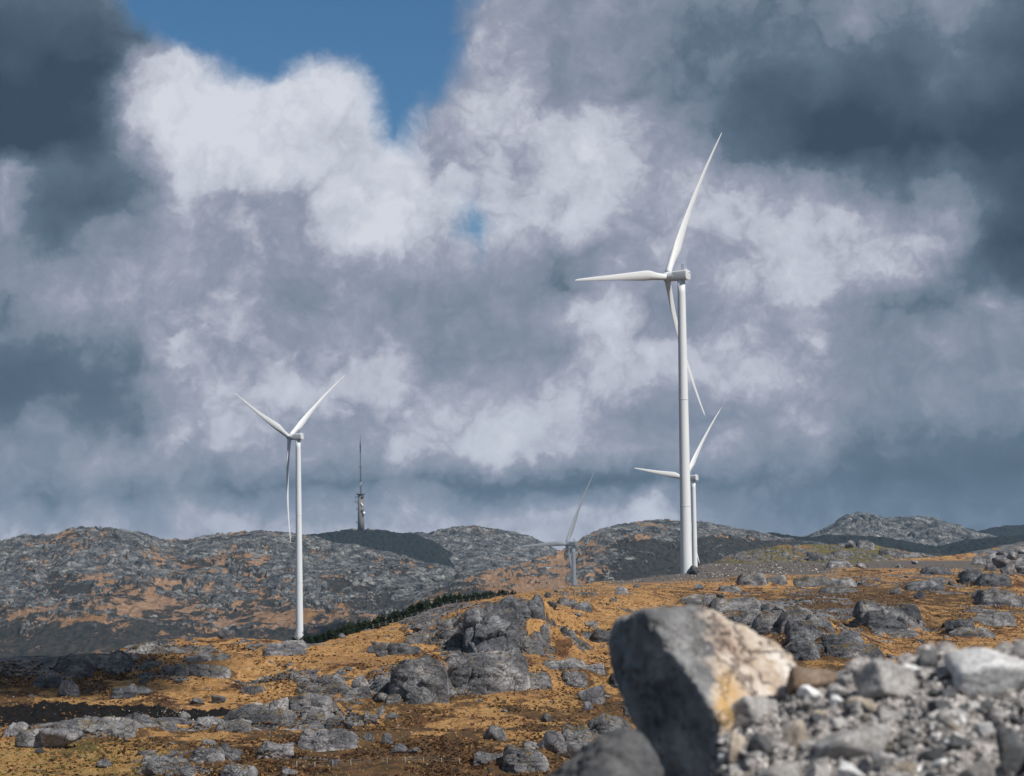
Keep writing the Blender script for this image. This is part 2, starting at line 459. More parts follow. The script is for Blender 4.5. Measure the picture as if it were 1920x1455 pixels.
# rocks read off the photograph: (x0, y0, x1, y1, kind, shade), grouped by where they lie
AREAS = {
 "on the heathery left mound": [(95,1227,168,1266,'s','d'),(150,1222,240,1262,'o','d'),(206,1283,252,1312,'o','d'),(250,1289,284,1306,'b','d'),(297,1246,352,1266,'o','n'),(339,1227,392,1243,'s','n'),(388,1228,433,1241,'s','n'),  # dark rocks here also stand in for cloud shade on the mound
    (350,1245,433,1272,'o','n'),(500,1202,578,1231,'s','p'),(492,1215,513,1231,'b','p'),(250,1206,290,1224,'s','n'),(288,1198,318,1209,'s','n'),(60,1262,110,1292,'o','d'),(110,1275,150,1306,'b','d'),(262,1240,300,1256,'s','d'),(344,1196,362,1203,'b','p')],
 "in the ledges beside the dark peat strip": [(422,1330,552,1362,'s','n'),(131,1350,256,1376,'s','n'),(465,1317,506,1338,'o','n'),(287,1355,327,1371,'s','n'),(366,1350,416,1366,'s','p'),(400,1354,464,1376,'s','n'),(247,1338,265,1351,'b','n'),(336,1336,357,1350,'b','n'),
    (355,1311,380,1322,'b','n'),(396,1305,425,1321,'b','n'),(445,1289,492,1306,'s','n'),(100,1358,128,1370,'b','n'),(0,1360,42,1384,'s','n')],
 "in the yellow grass of the nearest slope": [(30,1368,106,1403,'b','n'),(72,1366,156,1406,'b','p'),(183,1424,211,1441,'b','n'),(65,1404,83,1415,'b','d'),(264,1430,308,1457,'b','n'),(322,1438,362,1458,'o','n'),(416,1436,477,1462,'o','n'),(353,1403,416,1431,'o','n'),
    (406,1398,448,1428,'o','n'),(481,1395,545,1414,'s','p'),(266,1420,330,1435,'s','n'),(524,1446,556,1458,'s','p'),(376,1391,402,1400,'s','p'),(256,1410,292,1420,'s','n')],
 "in the broken ledges left of the cliffs": [(594,1266,644,1284,'s','n'),(560,1301,627,1331,'o','n'),(566,1323,617,1347,'o','p'),(576,1340,617,1353,'s','n'),(644,1291,695,1314,'o','n'),(660,1268,691,1294,'b','p'),(543,1302,585,1337,'o','n'),
    (704,1326,721,1342,'b','n'),(722,1336,748,1350,'b','n'),(681,1337,706,1352,'s','n'),(646,1354,664,1368,'b','n'),(560,1370,668,1409,'s','p'),(672,1380,698,1393,'s','d'),(735,1396,764,1414,'b','d'),(766,1403,790,1414,'b','d'),(630,1257,650,1266,'b','d'),(612,1286,650,1300,'s','n'),
    (616,1424,633,1438,'b','d'),(716,1376,738,1396,'b','n'),(700,1300,730,1318,'b','p'),(722,1305,750,1320,'s','n'),(610,1350,640,1364,'s','n'),(566,1395,592,1404,'s','n')],
 "in the pair of cracked cliffs": [(694,1262,738,1298,'o','d'),(720,1282,742,1306,'b','p'),(730,1252,758,1300,'o','n'),(788,1226,828,1285,'o','n'),(760,1275,808,1322,'o','n'),(836,1228,880,1262,'o','n'),
    (870,1224,966,1246,'s','p'),(972,1257,1034,1294,'o','n'),(866,1236,905,1262,'o','d')],
 "between the cliffs and the big blurred boulder": [(1010,1238,1100,1258,'s','n'),(1056,1252,1102,1290,'o','n'),(1098,1246,1134,1264,'o','n'),(1084,1288,1134,1320,'b','n'),(1092,1316,1112,1332,'b','d'),(1144,1262,1180,1294,'o','n'),(1013,1339,1034,1356,'b','n'),
    (1010,1371,1062,1413,'b','p'),(1042,1391,1092,1426,'b','n'),(948,1401,1032,1451,'o','n'),(1058,1366,1115,1402,'s','n'),(1110,1340,1175,1384,'o','n'),(891,1414,952,1431,'s','p'),(982,1394,1010,1408,'s','p'),(1168,1325,1186,1345,'b','p')],
 "on the dead grass slope above the cliffs": [(930,1122,1000,1178,'o','d'),(980,1122,1022,1166,'o','d'),(916,1199,950,1222,'o','n'),(972,1190,1010,1228,'o','n'),(1007,1174,1030,1203,'o','n'),(956,1192,974,1208,'b','n'),
    (1096,1165,1121,1178,'b','n'),(1064,1187,1079,1204,'b','d'),(1048,1184,1064,1198,'b','d'),(1088,1185,1116,1200,'s','d'),(1113,1178,1160,1206,'o','d'),(1028,1129,1046,1148,'b','d'),(1047,1120,1080,1140,'o','n'),(1074,1128,1108,1150,'o','d'),(1020,1111,1034,1122,'b','d'),
    (634,1190,648,1200,'b','d'),(820,1168,850,1186,'o','n'),(826,1184,850,1202,'o','d'),(763,1189,810,1204,'s','n'),(730,1206,792,1229,'o','d'),(704,1221,727,1233,'b','p'),(770,1172,800,1184,'b','n'),(690,1208,732,1224,'s','d'),(1152,1100,1178,1116,'b','n'),(1186,1096,1202,1103,'b','n')],
 "on the slope below the white turbine towers": [(1288,1062,1312,1079,'b','d'),(1300,1097,1321,1108,'b','p'),(1343,1114,1359,1124,'b','d'),(1352,1100,1391,1114,'s','n'),(1387,1074,1438,1102,'o','n'),(1440,1080,1478,1101,'o','n'),(1493,1082,1560,1104,'s','n'),(1540,1084,1604,1102,'s','n'),
    (1543,1101,1614,1115,'s','n'),(1557,1056,1598,1071,'s','p'),(1600,1058,1624,1068,'b','p'),(1280,1117,1350,1138,'s','n'),(1340,1122,1432,1146,'s','n'),(1367,1142,1430,1176,'o','n'),(1420,1150,1474,1182,'s','n'),(1426,1134,1442,1146,'b','d'),(1448,1135,1470,1145,'b','n'),(1467,1140,1530,1172,'s','n'),
    (1520,1156,1565,1180,'s','d'),(1484,1166,1560,1204,'s','d'),(1545,1180,1622,1222,'o','d'),(1480,1197,1543,1240,'o','d'),(1556,1202,1580,1220,'b','d')],
 "round the grassy gully on the right": [(1613,1128,1650,1160,'s','n'),(1632,1138,1702,1192,'o','d'),(1683,1130,1728,1158,'o','d'),(1733,1062,1784,1079,'o','d'),(1703,1086,1774,1112,'o','d'),(1776,1090,1788,1100,'b','p'),(1713,1110,1732,1124,'b','d'),(1820,1107,1851,1123,'b','d'),
    (1847,1106,1915,1138,'s','n'),(1780,1160,1835,1192,'o','d'),(1817,1147,1904,1176,'o','n'),(1790,1178,1870,1196,'s','n'),(1563,1214,1665,1242,'s','n'),(1720,1199,1733,1206,'b','d'),(1805,1070,1850,1098,'o','d'),(1840,1068,1898,1102,'o','d'),(1600,1150,1616,1162,'b','n'),(1668,1106,1690,1116,'b','n')],
}

STEPS = sorted([t[:4] for it in AREAS.values() for t in it if t[4] in 'os' and t[3]-t[1] >= 20 or t[4] == 's' and t[3]-t[1] > 11] + [(690,1234,1050,1296),(868,1126,1026,1205),(90,1222,440,1262)], key=lambda t: -t[3])

NU, NT, NB_ = 1250, 400, 34
pxs = np.linspace(-330, 2250, NU)
sil = np.interp(pxs, SIL[:, 0], SIL[:, 1])
sil = sil + 2.0*fbm(pxs/45.0, pxs*0+3.3, 4, 5)
rowst = np.linspace(0, 1, NT)
rows2 = 1478 + (sil[:, None]-1478)*rowst[None, :]**0.92
nearY = np.array([24.0, 40, 60, 80, 100, 118, 134])
Yv = depth_of(pxs[:, None], rows2)
u_c = np.array([ray(p, 1200)[0] for p in pxs])
_, vv = ray(np.repeat(pxs[:, None], NT, 1), rows2)
Ysil = Yv[:, -1]
vs = vv[:, -1]
back = Ysil[:, None] + np.linspace(0, 1, NB_+1)[None, 1:]**1.3*(420 + 0*Ysil[:, None])
plate = np.clip((900-Ysil)/80, 0, 1)
zs = vs*Ysil
db = back-Ysil[:, None]
zback = zs[:, None] - 0.02*db - 0.16*np.clip(db-8-(1-plate[:, None])*90, 0, None)**1.03
zvis = vv*Yv
zn = np.interp(nearY, [24, 60, 134], [-9.5, -13.2, -13.7])[None, :] + 0*u_c[:, None]
zn = zn + (zvis[:, :1]-zn)*((nearY-24)/(150-24))[None, :]
Yg = np.concatenate([np.repeat(nearY[None], NU, 0), Yv, back], 1)
Zg = np.concatenate([zn, zvis, zback], 1)
# keep forward depth strictly increasing
Xg = u_c[:, None]*Yg
vis0 = len(nearY)
ppx, ppy = px_of_uv(Xg/Yg, Zg/Yg)
# relief
sc_fade = np.clip(Yg/300.0, 0.4, 1.6)
to_sil = np.concatenate([np.ones((NU, vis0)), np.repeat(np.clip((1-rowst)/0.10, 0, 1)[None], NU, 0), np.zeros((NU, NB_))], 1)
und = 1.15*fbm(Xg/38, Yg/60, 3, 21) + 0.45*fbm(Xg/11, Yg/16, 3, 22)
Rb = lookup(RMa, ppx, np.clip(ppy, 1050, 1454)); Hb = lookup(HMa, ppx, np.clip(ppy, 1050, 1454))
wX = Xg + 2.5*fbm(Xg/9, Yg/9, 3, 31); wY = Yg + 4*fbm(Xg/9, Yg/9, 3, 32)
rn = fbm((wX*0.97+wY*0.12)/13, (wY*0.97-wX*0.2)/20, 5, 40, 0.6)
rn2 = fbm(wX/3.1, wY/5, 4, 44, 0.6)
rockf = Rb*1.05 - 0.60 + 0.75*rn + 0.3*rn2
rock_m = sstep(rockf, -0.06, 0.12)
lu = wX/Yg*300; lw = np.log(np.maximum(wY, 20))*300          # joint spacing widens on the far, smoother slabs
f1, f2, cr_, ta_, tb_, ox_, oy_ = vorocell((lu*0.95+lw*0.1)/5.2, (lw*0.95-lu*0.15)/11.0, 3)
g1, g2, cr2 = voronoi(lu/1.5+3, lw/3.4, 4)
small = np.clip((430-Yg)/200, 0.0, 1)
crack1 = 1-sstep(f2-f1, 0.0, 0.13); crack2 = 1-sstep(g2-g1, 0.0, 0.16)
blocks = ((0.2+0.9*cr_)*(1-0.35*f1**2) + 0.9*((ta_-.5)*ox_+(tb_-.5)*oy_))*np.clip((900-Yg)/550, 0.35, 1) - 0.45*crack1*np.clip((900-Yg)/500, 0.2, 1) + small*(0.14*cr2*(1-g1) - 0.12*crack2)
rock_h = rock_m*(0.25 + blocks*np.clip(0.35+1.1*np.clip(rockf, 0, 1), 0.3, 1.3))
# peat field on the left
soil = sstep(ppy, 1322, 1328)*(1-sstep(ppy, 1352, 1362))*(1-sstep(ppx, 400, 520))
soil = np.clip(soil + 0.9*(sstep(ppy, 1340, 1348)*(1-sstep(ppy, 1366, 1378))*(1-sstep(ppx, 60, 260))), 0, 1)
soil = sstep(soil + 0.35*rn2, 0.35, 0.6)
hum = (0.16+0.5*soil)*fbm(Xg/1.6, Yg/2.4, 3, 51, 0.6)*(1-rock_m)
amp = np.where(to_sil > 0, 0.35+0.65*to_sil, 0.3)
nearfade = np.clip((Yg-70)/60, 0, 1)
track = sstep(ppx, 1285, 1330)*sstep(ppy, 1048, 1053)*(1-sstep(ppy, 1064, 1070))
Zg2 = Zg + nearfade*(und*np.where(to_sil >= 1, 1, to_sil*0.9+0.1)*(1-0.8*track) + rock_h*amp*np.clip(Yg/300, 0.4, 1.1)*(1-soil)*(1-track) + hum)
grav = track + sstep(ppx, 1120, 1160)*(1-sstep(ppx, 1540, 1600))*sstep(ppy, 1060, 1063)*(1-sstep(ppy, np.interp(ppx, [1130, 1300, 1560], [1094, 1084, 1072]), np.interp(ppx, [1130, 1300, 1560], [1100, 1092, 1080])))
grav = np.clip(grav, 0, 1)
green = (1-sstep(ppx, 180, 330))*sstep(ppy, 1385, 1405)*0.4 + 0.12*(Hb > 0.5)
near_attrs = dict(rock=np.clip(rock_m*(1-soil)*(1-grav), 0, 1), heath=np.clip(Hb*(1-grav), 0, 1), soil=soil, green=np.clip(green, 0, 1), gravel=grav)
VG = Zg2/Yg
def ground_at(px, py):
    """the hillside point seen at that place of the picture"""
    u, v = ray(px, py); u = float(u); v = float(v)
    k = int(np.clip(np.searchsorted(u_c, u), 1, NU-1))
    hit = np.nonzero(VG[k, vis0:vis0+NT] >= v)[0]
    j = hit[0] if len(hit) else NT-1
    Y = Yg[k, vis0+j]
    return Vector((u*Y, Y, Zg2[k, vis0+j]))
# the ground climbs to the top of every bedrock step and runs on level behind it
def step_up(x0, y0, x1, y1, wide=1.5, drop=3.0):
    cxp = (x0+x1)/2; g0 = ground_at(cxp, y1-1); w = (x1-x0)/F*g0.y/2
    u0, vtop = ray(cxp, y0+drop)
    du = np.abs(Xg/Yg-float(u0))*F/((x1-x0)/2*wide)
    lat = 1-sstep(du + 0.25*rn2, 0.25, 1.5)
    front = sstep(Yg, g0.y+0.2*w, g0.y+1.1*w+2)
    fill = np.clip(float(vtop)*Yg-Zg2, 0, (y1-y0)/F*g0.y*(1.1 if cxp < 1200 else 0.5))
    Zg2[...] = Zg2 + fill*lat*front
    VG[...] = Zg2/Yg
for bx_ in STEPS: step_up(*bx_)
V = np.stack([Xg, Yg, Zg2], -1).reshape(-1, 3)
me = mesh_from("hillside", V, grid_faces(NU, Yg.shape[1]), [M_near], attrs=near_attrs)
link("hillside", me, kind="structure", label="moorland hillside of dead grass, heather and bare grey rock")
def ground_z(x, y):
    k = int(np.clip(np.searchsorted(u_c, x/y), 1, NU-1))
    return float(np.interp(y, Yg[k], Zg2[k]))

# ------------------------------------------------------------------ distant hills
def far_hill(name, label, sil_pts, base_pts, Ynear, Yfar, nu, nt, seed, rock_bias, heath_bias, amp=1.0, grain=1.0, rocktop=0.0, x0=None, x1=None, pw=0.8, mat=None, masks=None):
    sil_pts = np.array(sil_pts, float); base_pts = np.array(base_pts, float)
    a = sil_pts[0, 0] if x0 is None else x0; z = sil_pts[-1, 0] if x1 is None else x1
    p = np.linspace(a, z, nu)
    top = np.interp(p, sil_pts[:, 0], sil_pts[:, 1]); bot = np.interp(p, base_pts[:, 0], base_pts[:, 1])
    top = top + 2.2*fbm(p/22.0, p*0+seed, 5, seed, 0.6)
    t = np.linspace(0, 1, nt)
    rows = bot[:, None] + (top-bot)[:, None]*t[None]
    Yn = np.interp(p, *np.array(Ynear, float).T) if hasattr(Ynear, '__len__') else np.full(nu, float(Ynear))
    Yf = np.interp(p, *np.array(Yfar, float).T) if hasattr(Yfar, '__len__') else np.full(nu, float(Yfar))
    Y = Yn[:, None] + (Yf-Yn)[:, None]*t[None]**pw
    _, v = ray(np.repeat(p[:, None], nt, 1), rows)
    Zv = v*Y
    u = np.array([ray(q, 1040)[0] for q in p])
    nb = 14
    bk = Yf[:, None] + np.linspace(0, 1, nb+1)[None, 1:]*450
    zb = Zv[:, -1:] - 0.02*(bk-Yf[:, None]) - 0.0006*(bk-Yf[:, None])**2
    fr = Yn[:, None] - np.linspace(1, 0, 6)[None, :-1]*200
    zf = Zv[:, :1] - (Yn[:, None]-fr)*0.12
    Y = np.concatenate([fr, Y, bk], 1); Zz = np.concatenate([zf, Zv, zb], 1)
    X = u[:, None]*Y
    T = np.concatenate([np.zeros((nu, 5)), np.repeat(t[None], nu, 0), np.ones((nu, nb))], 1)
    px_, py_ = px_of_uv(X/Y, Zz/Y)
    g = grain
    wX = X + 18*g*fbm(X/60/g, Y/60/g, 3, seed+1); wY = Y + 25*g*fbm(X/60/g, Y/60/g, 3, seed+2)
    rb = rock_bias(px_, py_, T) if callable(rock_bias) else rock_bias
    hb = heath_bias(px_, py_, T) if callable(heath_bias) else heath_bias
    rn = fbm((wX+0.15*wY)/55/g, (wY-0.2*wX)/150/g, 5, seed+3, 0.65)
    rn2 = fbm(wX/9/g, wY/34/g, 4, seed+4, 0.7)
    rf = rb + 0.58*rn + 0.78*rn2 + rocktop*(T-0.5)
    rm = sstep(rf, -0.08, 0.12)
    f1, f2, c1 = voronoi((wX+0.25*wY)/22/g, (wY-0.3*wX)/70/g, seed+5)
    g1, g2, c2 = voronoi(wX/5/g, wY/22/g, seed+6)
    blocks = (0.1+1.15*c1)*(1-0.7*f1*f1) - 0.5*(1-sstep(f2-f1, 0, 0.14)) + 0.48*c2*(1-g1) - 0.38*(1-sstep(g2-g1, 0, 0.2))
    fade = np.clip((1-T)/0.05, 0.5, 1)
    Zz = Zz + amp*fade*(3.6*g*rm*blocks + 12.0*g*fbm(X/130/g, Y/240/g, 4, seed+7, 0.55)*np.clip((1-T)/0.12, 0, 1) + 0.8*g*rn2)
    hh = np.clip(hb + 0.45*fbm(X/32/g, Y/120/g, 5, seed+9, 0.65), 0, 1)
    Zz = Zz + amp*fade*2.6*hh*(1-rm)*fbm(X/5.5, Y/22, 3, seed+10, 0.6)
    V = np.stack([X, Y, Zz], -1).reshape(-1, 3)
    at_ = dict(rock=rm, heath=hh, soil=rm*0, green=rm*0)
    me = mesh_from(name, V, grid_faces(nu, Y.shape[1]), [mat or M_far], attrs=at_)
    o = link(name, me, kind="structure", label=label)
    def surf(px, py):
        uu, vv_ = ray(px, py); k = int(np.clip(np.searchsorted(u, float(uu)), 0, nu-1))
        VZ = (Zz/Y)[k]; hit = np.nonzero(VZ >= float(vv_))[0]; j = hit[0] if len(hit) else int(np.argmax(VZ))
        return Vector((float(uu)*Y[k, j], Y[k, j], Zz[k, j]))
    return o, surf

# broad rocky hill on the left, running down into the valley
B_sil = [(-300, 1045), (-120, 1030), (0, 1017), (50, 1004), (100, 1003), (130, 991), (150, 989), (190, 990), (235, 995), (270, 1001), (300, 1012), (350, 1012), (400, 1004), (440, 998), (490, 995),
         (540, 1001), (575, 1005), (620, 1016), (680, 1026), (740, 1040), (800, 1056), (850, 1068), (880, 1080), (960, 1106), (1060, 1130)]
B_base = [(-300, 1290), (120, 1270), (500, 1225), (800, 1190), (1060, 1150)]
hillB, _ = far_hill("rocky_hill", "broad grey rocky hill with patches of pinkish dead grass, left of the valley",
    B_sil, B_base, [(-300, 1350), (600, 1500), (1060, 1750)], [(-300, 2350), (600, 2500), (850, 2300), (1060, 2000)], 560, 210, 100,
    lambda px, py, T: 0.04-0.20*np.exp(-((py-1150)/20.0)**2)-0.42*sstep(py, 1160, 1200)-0.22*np.exp(-((px-250)/90)**2-((py-1140)/22)**2)-0.4*np.exp(-((px-290)/70)**2-((py-1130)/12)**2),
    lambda px, py, T: np.clip(0.48+0.40*sstep(py, 1158, 1205)+0.5*np.exp(-((px-760)/130)**2-((py-1120)/45)**2)+0.35*np.exp(-((px-90)/60)**2-((py-1100)/30)**2), 0, 1), amp=1.0, rocktop=0.35)
# rocky knoll behind the valley, beside the mast hill
D_sil = [(700, 1010), (770, 1000), (800, 1000), (850, 988), (890, 986), (925, 991), (960, 997), (1000, 1006), (1035, 1028), (1100, 1060)]
D_base = [(700, 1090), (1100, 1090)]
far_hill("far_knoll", "grey rocky knoll beyond the valley, right of the mast hill", D_sil, D_base, 2900, 3350, 260, 110, 200,
    0.35, lambda px, py, T: 0.5+0.4*(px > 985), grain=1.3, amp=0.8)
# hill that carries the mast, cloud shade painted into its heath colour
C_sil = [(500, 1012), (560, 1004), (600, 1000), (630, 996), (650, 993), (672, 992), (720, 993), (735, 998), (780, 1001), (820, 1018), (850, 1040), (880, 1062), (920, 1085)]
C_base = [(500, 1090), (920, 1110)]
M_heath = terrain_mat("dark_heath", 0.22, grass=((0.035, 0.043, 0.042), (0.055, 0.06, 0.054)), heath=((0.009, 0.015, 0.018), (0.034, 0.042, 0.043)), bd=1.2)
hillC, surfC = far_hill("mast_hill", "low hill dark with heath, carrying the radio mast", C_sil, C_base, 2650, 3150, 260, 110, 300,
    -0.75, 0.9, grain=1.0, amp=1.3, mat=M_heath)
# hill right of the valley, pale top, lower slope darkened with heath colour as cloud shade
E_sil = [(640, 1300), (700, 1200), (760, 1140), (850, 1092), (900, 1074), (980, 1056), (1035, 1039), (1075, 1024), (1095, 1006), (1120, 996), (1150, 986), (1200, 977), (1240, 975), (1290, 977), (1330, 981), (1380, 992), (1425, 999), (1480, 1010), (1600, 1030), (1800, 1040)]
E_base = [(640, 1320), (700, 1250), (850, 1200), (960, 1180), (1200, 1130), (1800, 1100)]
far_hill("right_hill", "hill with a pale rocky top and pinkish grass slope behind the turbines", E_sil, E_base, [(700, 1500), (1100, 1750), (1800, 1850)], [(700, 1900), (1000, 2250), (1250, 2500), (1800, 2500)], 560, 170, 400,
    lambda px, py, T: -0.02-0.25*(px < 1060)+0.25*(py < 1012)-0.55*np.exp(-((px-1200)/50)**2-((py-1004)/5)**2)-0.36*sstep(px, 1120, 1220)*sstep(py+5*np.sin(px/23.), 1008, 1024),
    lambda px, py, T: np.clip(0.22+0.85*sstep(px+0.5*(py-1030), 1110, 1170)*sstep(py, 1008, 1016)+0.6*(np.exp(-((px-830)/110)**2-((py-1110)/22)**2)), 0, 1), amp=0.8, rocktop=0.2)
# dark ridge at the foot of the knob and its rocky top
G_sil = [(1440, 1030), (1500, 1010), (1530, 998), (1560, 986), (1590, 965), (1610, 962), (1640, 966), (1665, 971), (1690, 972), (1740, 971), (1770, 976), (1800, 985), (1840, 1000), (1870, 1008), (1960, 1030)]
far_hill("rocky_knob", "pale grey craggy knob on the horizon at the right", G_sil, [(1440, 1050), (1960, 1050)], 3000, 3400, 340, 110, 500,
    0.62, 0.5, grain=1.25, amp=1.1)
K_sil = [(1700, 1010), (1800, 1000), (1845, 993), (1880, 986), (1920, 984), (2000, 980), (2200, 985)]
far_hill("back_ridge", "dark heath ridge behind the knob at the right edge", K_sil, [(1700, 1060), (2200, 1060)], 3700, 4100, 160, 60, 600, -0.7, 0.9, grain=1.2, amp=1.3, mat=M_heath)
F_sil = [(1380, 1030), (1400, 1006), (1425, 1000), (1450, 998), (1480, 1003), (1510, 1008), (1550, 1002), (1600, 1004), (1650, 1006), (1700, 1014), (1740, 1022), (1765, 1023), (1800, 1014), (1850, 1008), (1900, 1004), (2000, 1000), (2200, 1000)]
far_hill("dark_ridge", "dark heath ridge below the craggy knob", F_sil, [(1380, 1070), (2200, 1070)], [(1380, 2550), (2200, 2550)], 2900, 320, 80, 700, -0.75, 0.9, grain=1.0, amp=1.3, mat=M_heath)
# green knoll just behind the gravel track
M_knoll = terrain_mat("knoll_turf", 0.8, grass=((0.10, 0.095, 0.035), (0.23, 0.185, 0.075)), heath=((0.04, 0.032, 0.02), (0.12, 0.08, 0.035)), bd=0.35)
N_sil = [(1300, 1072), (1340, 1052), (1380, 1036), (1430, 1028), (1470, 1022), (1540, 1021), (1600, 1020), (1640, 1021), (1680, 1030), (1720, 1037), (1780, 1047), (1830, 1062)]
hillN, surfN = far_hill("green_knoll", "low knoll of green turf and grey rock behind the gravel track", N_sil, [(1300, 1085), (1830, 1085)], 960, 1080, 420, 70, 800,
    lambda px, py, T: -0.12+0.2*np.exp(-((py-1042)/7)**2), lambda px, py, T: 0.25+0*px, grain=0.16, amp=1.0, mat=M_knoll)
# valley floor and the land out to the horizon
gx = np.linspace(-1, 1, 60); gy = np.linspace(0, 1, 60)
X_, Y_ = np.meshgrid(np.sign(gx)*np.abs(gx)**2*7000, -400+gy**2*9400, indexing='ij')
Z_ = np.interp(Y_, [-400, 0, 60, 400, 1000, 1400, 3000, 5000, 26000], [-18, -19, -22, -48, -92, -100, -110, -60, -60]) + 6*fbm(X_/600, Y_/600, 3, 77)
at0 = dict(rock=Z_*0, heath=Z_*0+0.8, soil=Z_*0, green=Z_*0)
link("ground", mesh_from("ground", np.stack([X_, Y_, Z_], -1).reshape(-1, 3), grid_faces(60, 60), [M_far], attrs=at0), kind="structure", label="valley floor and moorland out to the horizon")

# ------------------------------------------------------------------ rocks
def ico(sub):
    bm = bmesh.new(); bmesh.ops.create_icosphere(bm, subdivisions=sub, radius=1.0)
    v = np.array([x.co[:] for x in bm.verts]); f = np.array([[q.index for q in p.verts] for p in bm.faces]); bm.free()
    return v/np.linalg.norm(v, axis=1)[:, None], f
ICO = {k: ico(k) for k in (1, 2, 3, 4, 5, 6)}
def rock_shape(seed, sub=4, kind='b'):
    r = np.random.default_rng(seed)
    d, f = ICO[sub]
    if kind == 'b': nn = 15; N = r.normal(size=(nn, 3)); h = r.uniform(0.72, 1.0, nn)
    elif kind == 'a': nn = 11; N = r.normal(size=(nn, 3)); h = r.uniform(0.55, 1.0, nn)
    else:
        nn = 16; N = r.normal(size=(nn, 3)); h = r.uniform(0.72, 1.0, nn)
        N[:5] = np.stack([r.normal(size=5)*0.7, -np.ones(5), r.uniform(0.05, 0.5, 5)], 1); h[:5] = r.uniform(0.62, 0.85, 5)
        N[5] = (0.1, -0.1, 1); h[5] = 0.75
    N /= np.linalg.norm(N, axis=1)[:, None]
    q = h[None]/np.maximum(d @ N.T, 0.04); q = np.minimum(q, 3.0)
    k = {'b': 9.0, 'a': 26.0}.get(kind, 13.0)
    R = -np.log(np.exp(-k*q).sum(1))/k
    if kind == 'c':
        e = 3.2; dn = d*np.array([1.0, 1.0, 1.0]); R = (np.abs(dn[:, 0])**e+np.abs(dn[:, 1])**e+np.abs(np.where(dn[:, 2] > 0, dn[:, 2]*1.02, dn[:, 2]*0.9))**e)**(-1/e)
        R = np.minimum(R, 1.25)*(1+0.10*perlin3(d*1.3+seed, seed+40))
    R = np.clip(R, 0.2, 1.5)
    p = d*R[:, None]
    off = r.uniform(0, 50, 3)
    n = fbm3(p*1.7+off, 4, seed)
    R = R*(1+0.075*n)
    if sub >= 4:
        c = perlin3(p*np.array([1.6, 1.6, 1.0])+off+9, seed+3) + 0.25*perlin3(p*5+off, seed+8)
        c2 = perlin3(p*np.array([1.0, 1.0, 3.2])+off+29, seed+5) + 0.2*perlin3(p*5+off, seed+9)
        w = {'b': 0.05, 'a': 0.03}.get(kind, 0.10)
        R = R - w*np.exp(-(c/0.055)**2) - w*0.8*np.exp(-(c2/0.05)**2)
        if kind in 'osc':
            cs = {'o': 1.15, 's': 1.25, 'c': 1.5}[kind]
            pw = p*np.array([1.0, 1.0, 0.75 if kind != 's' else 1.6])*cs + 0.35*np.stack([fbm3(p*1.8+off+k, 2, seed+20+k) for k in range(3)], 1) + off
            a1, a2, ci = voronoi3(pw, seed+2)
            R = R*(1+{'o': 0.13, 's': 0.10, 'c': 0.22}[kind]*(ci-0.6)) - {'o': 0.085, 's': 0.07, 'c': 0.10}[kind]*(1-sstep(a2-a1, 0.0, 0.07))
            if kind == 'c':
                a1, a2, ci = voronoi3(pw*2.3+5, seed+6); R = R*(1+0.05*(ci-0.5)) - 0.03*(1-sstep(a2-a1, 0.0, 0.1))
        R = R*(1+0.016*fbm3(p*7+off, 3, seed+11))
    p = d*R[:, None]
    lo, hi = p.min(0), p.max(0)
    p = (p-(lo+hi)/2)/((hi-lo)/2)
    return p, f

def rock_mat(name, tint=(1, 1, 1), gain=1.0, scale=1.0, moss=0.0, world=True, bump=0.12, stops=None, crack=1.0):
    m, b = new_mat(name)
    pos = b.node('ShaderNodeNewGeometry').outputs['Position']
    c, n1, n2 = rock_color(b, pos, scale, stops)
    rnd = b.node('ShaderNodeObjectInfo').outputs['Random']
    c = b.mix(1.0, c, b.mix(rnd, tuple(0.8*gain*t for t in tint), tuple(1.2*gain*t for t in tint)), 'MULTIPLY')
    if moss:
        nz = b.sep(b.node('ShaderNodeNewGeometry').outputs['Normal'])[2]
        mf = b.math('MULTIPLY', b.map(nz, 0.6, 0.9), b.map(b.noise(pos, 0.8*scale, 5, 0.6), 0.55-0.2*moss, 0.68-0.2*moss))
        c = b.mix(mf, c, (0.16, 0.11, 0.035))
    wp_ = b.vmath('ADD', b.vmath('MULTIPLY', pos, (1.0, 1.0, 1.7)), b.vmath('SCALE', b.noise(pos, 0.9*scale, 5, 0.6, out=1), scale=1.5/scale))
    cr = b.voro(wp_, 0.75*scale, 'DISTANCE_TO_EDGE'); cr2 = b.voro(b.vmath('ADD', wp_, (13, 5, 8)), 2.0*scale, 'DISTANCE_TO_EDGE')
    gate = b.map(b.noise(pos, 0.5*scale, 3, 0.5), 0.42, 0.56)
    crk = b.math('MINIMUM', b.map(cr, 0.0, 0.05), b.math('MAXIMUM', b.map(cr2, 0.0, 0.07), gate))
    fine = b.noise(b.vmath('ADD', pos, (2, 2, 8)), 6.0*scale, 5, 0.7)
    c = b.mix(1.0, c, b.mix(b.map(fine, 0.35, 0.65), (0.68, 0.68, 0.68), (1.28, 1.28, 1.28)), 'MULTIPLY')
    c = b.mix(b.map(crk, 0.0, 0.7, 0.75*crack, 0), c, (0.018, 0.018, 0.02))
    h = b.math('ADD', b.math('MULTIPLY', crk, 0.55*crack), b.math('ADD', n1, b.noise(pos, 7*scale, 5, 0.7)))
    finish(b, c, 0.9, h, 0.85, bump/scale, spec=0.2)
    return m
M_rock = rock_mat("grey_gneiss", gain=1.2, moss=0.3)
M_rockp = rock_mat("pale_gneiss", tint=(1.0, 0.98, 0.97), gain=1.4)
M_rockd = rock_mat("dark_gneiss", tint=(0.95, 1.0, 1.06), gain=0.78, moss=0.2)  # dark rock; its tone also paints the left mound's cloud shade
PROTO = {}
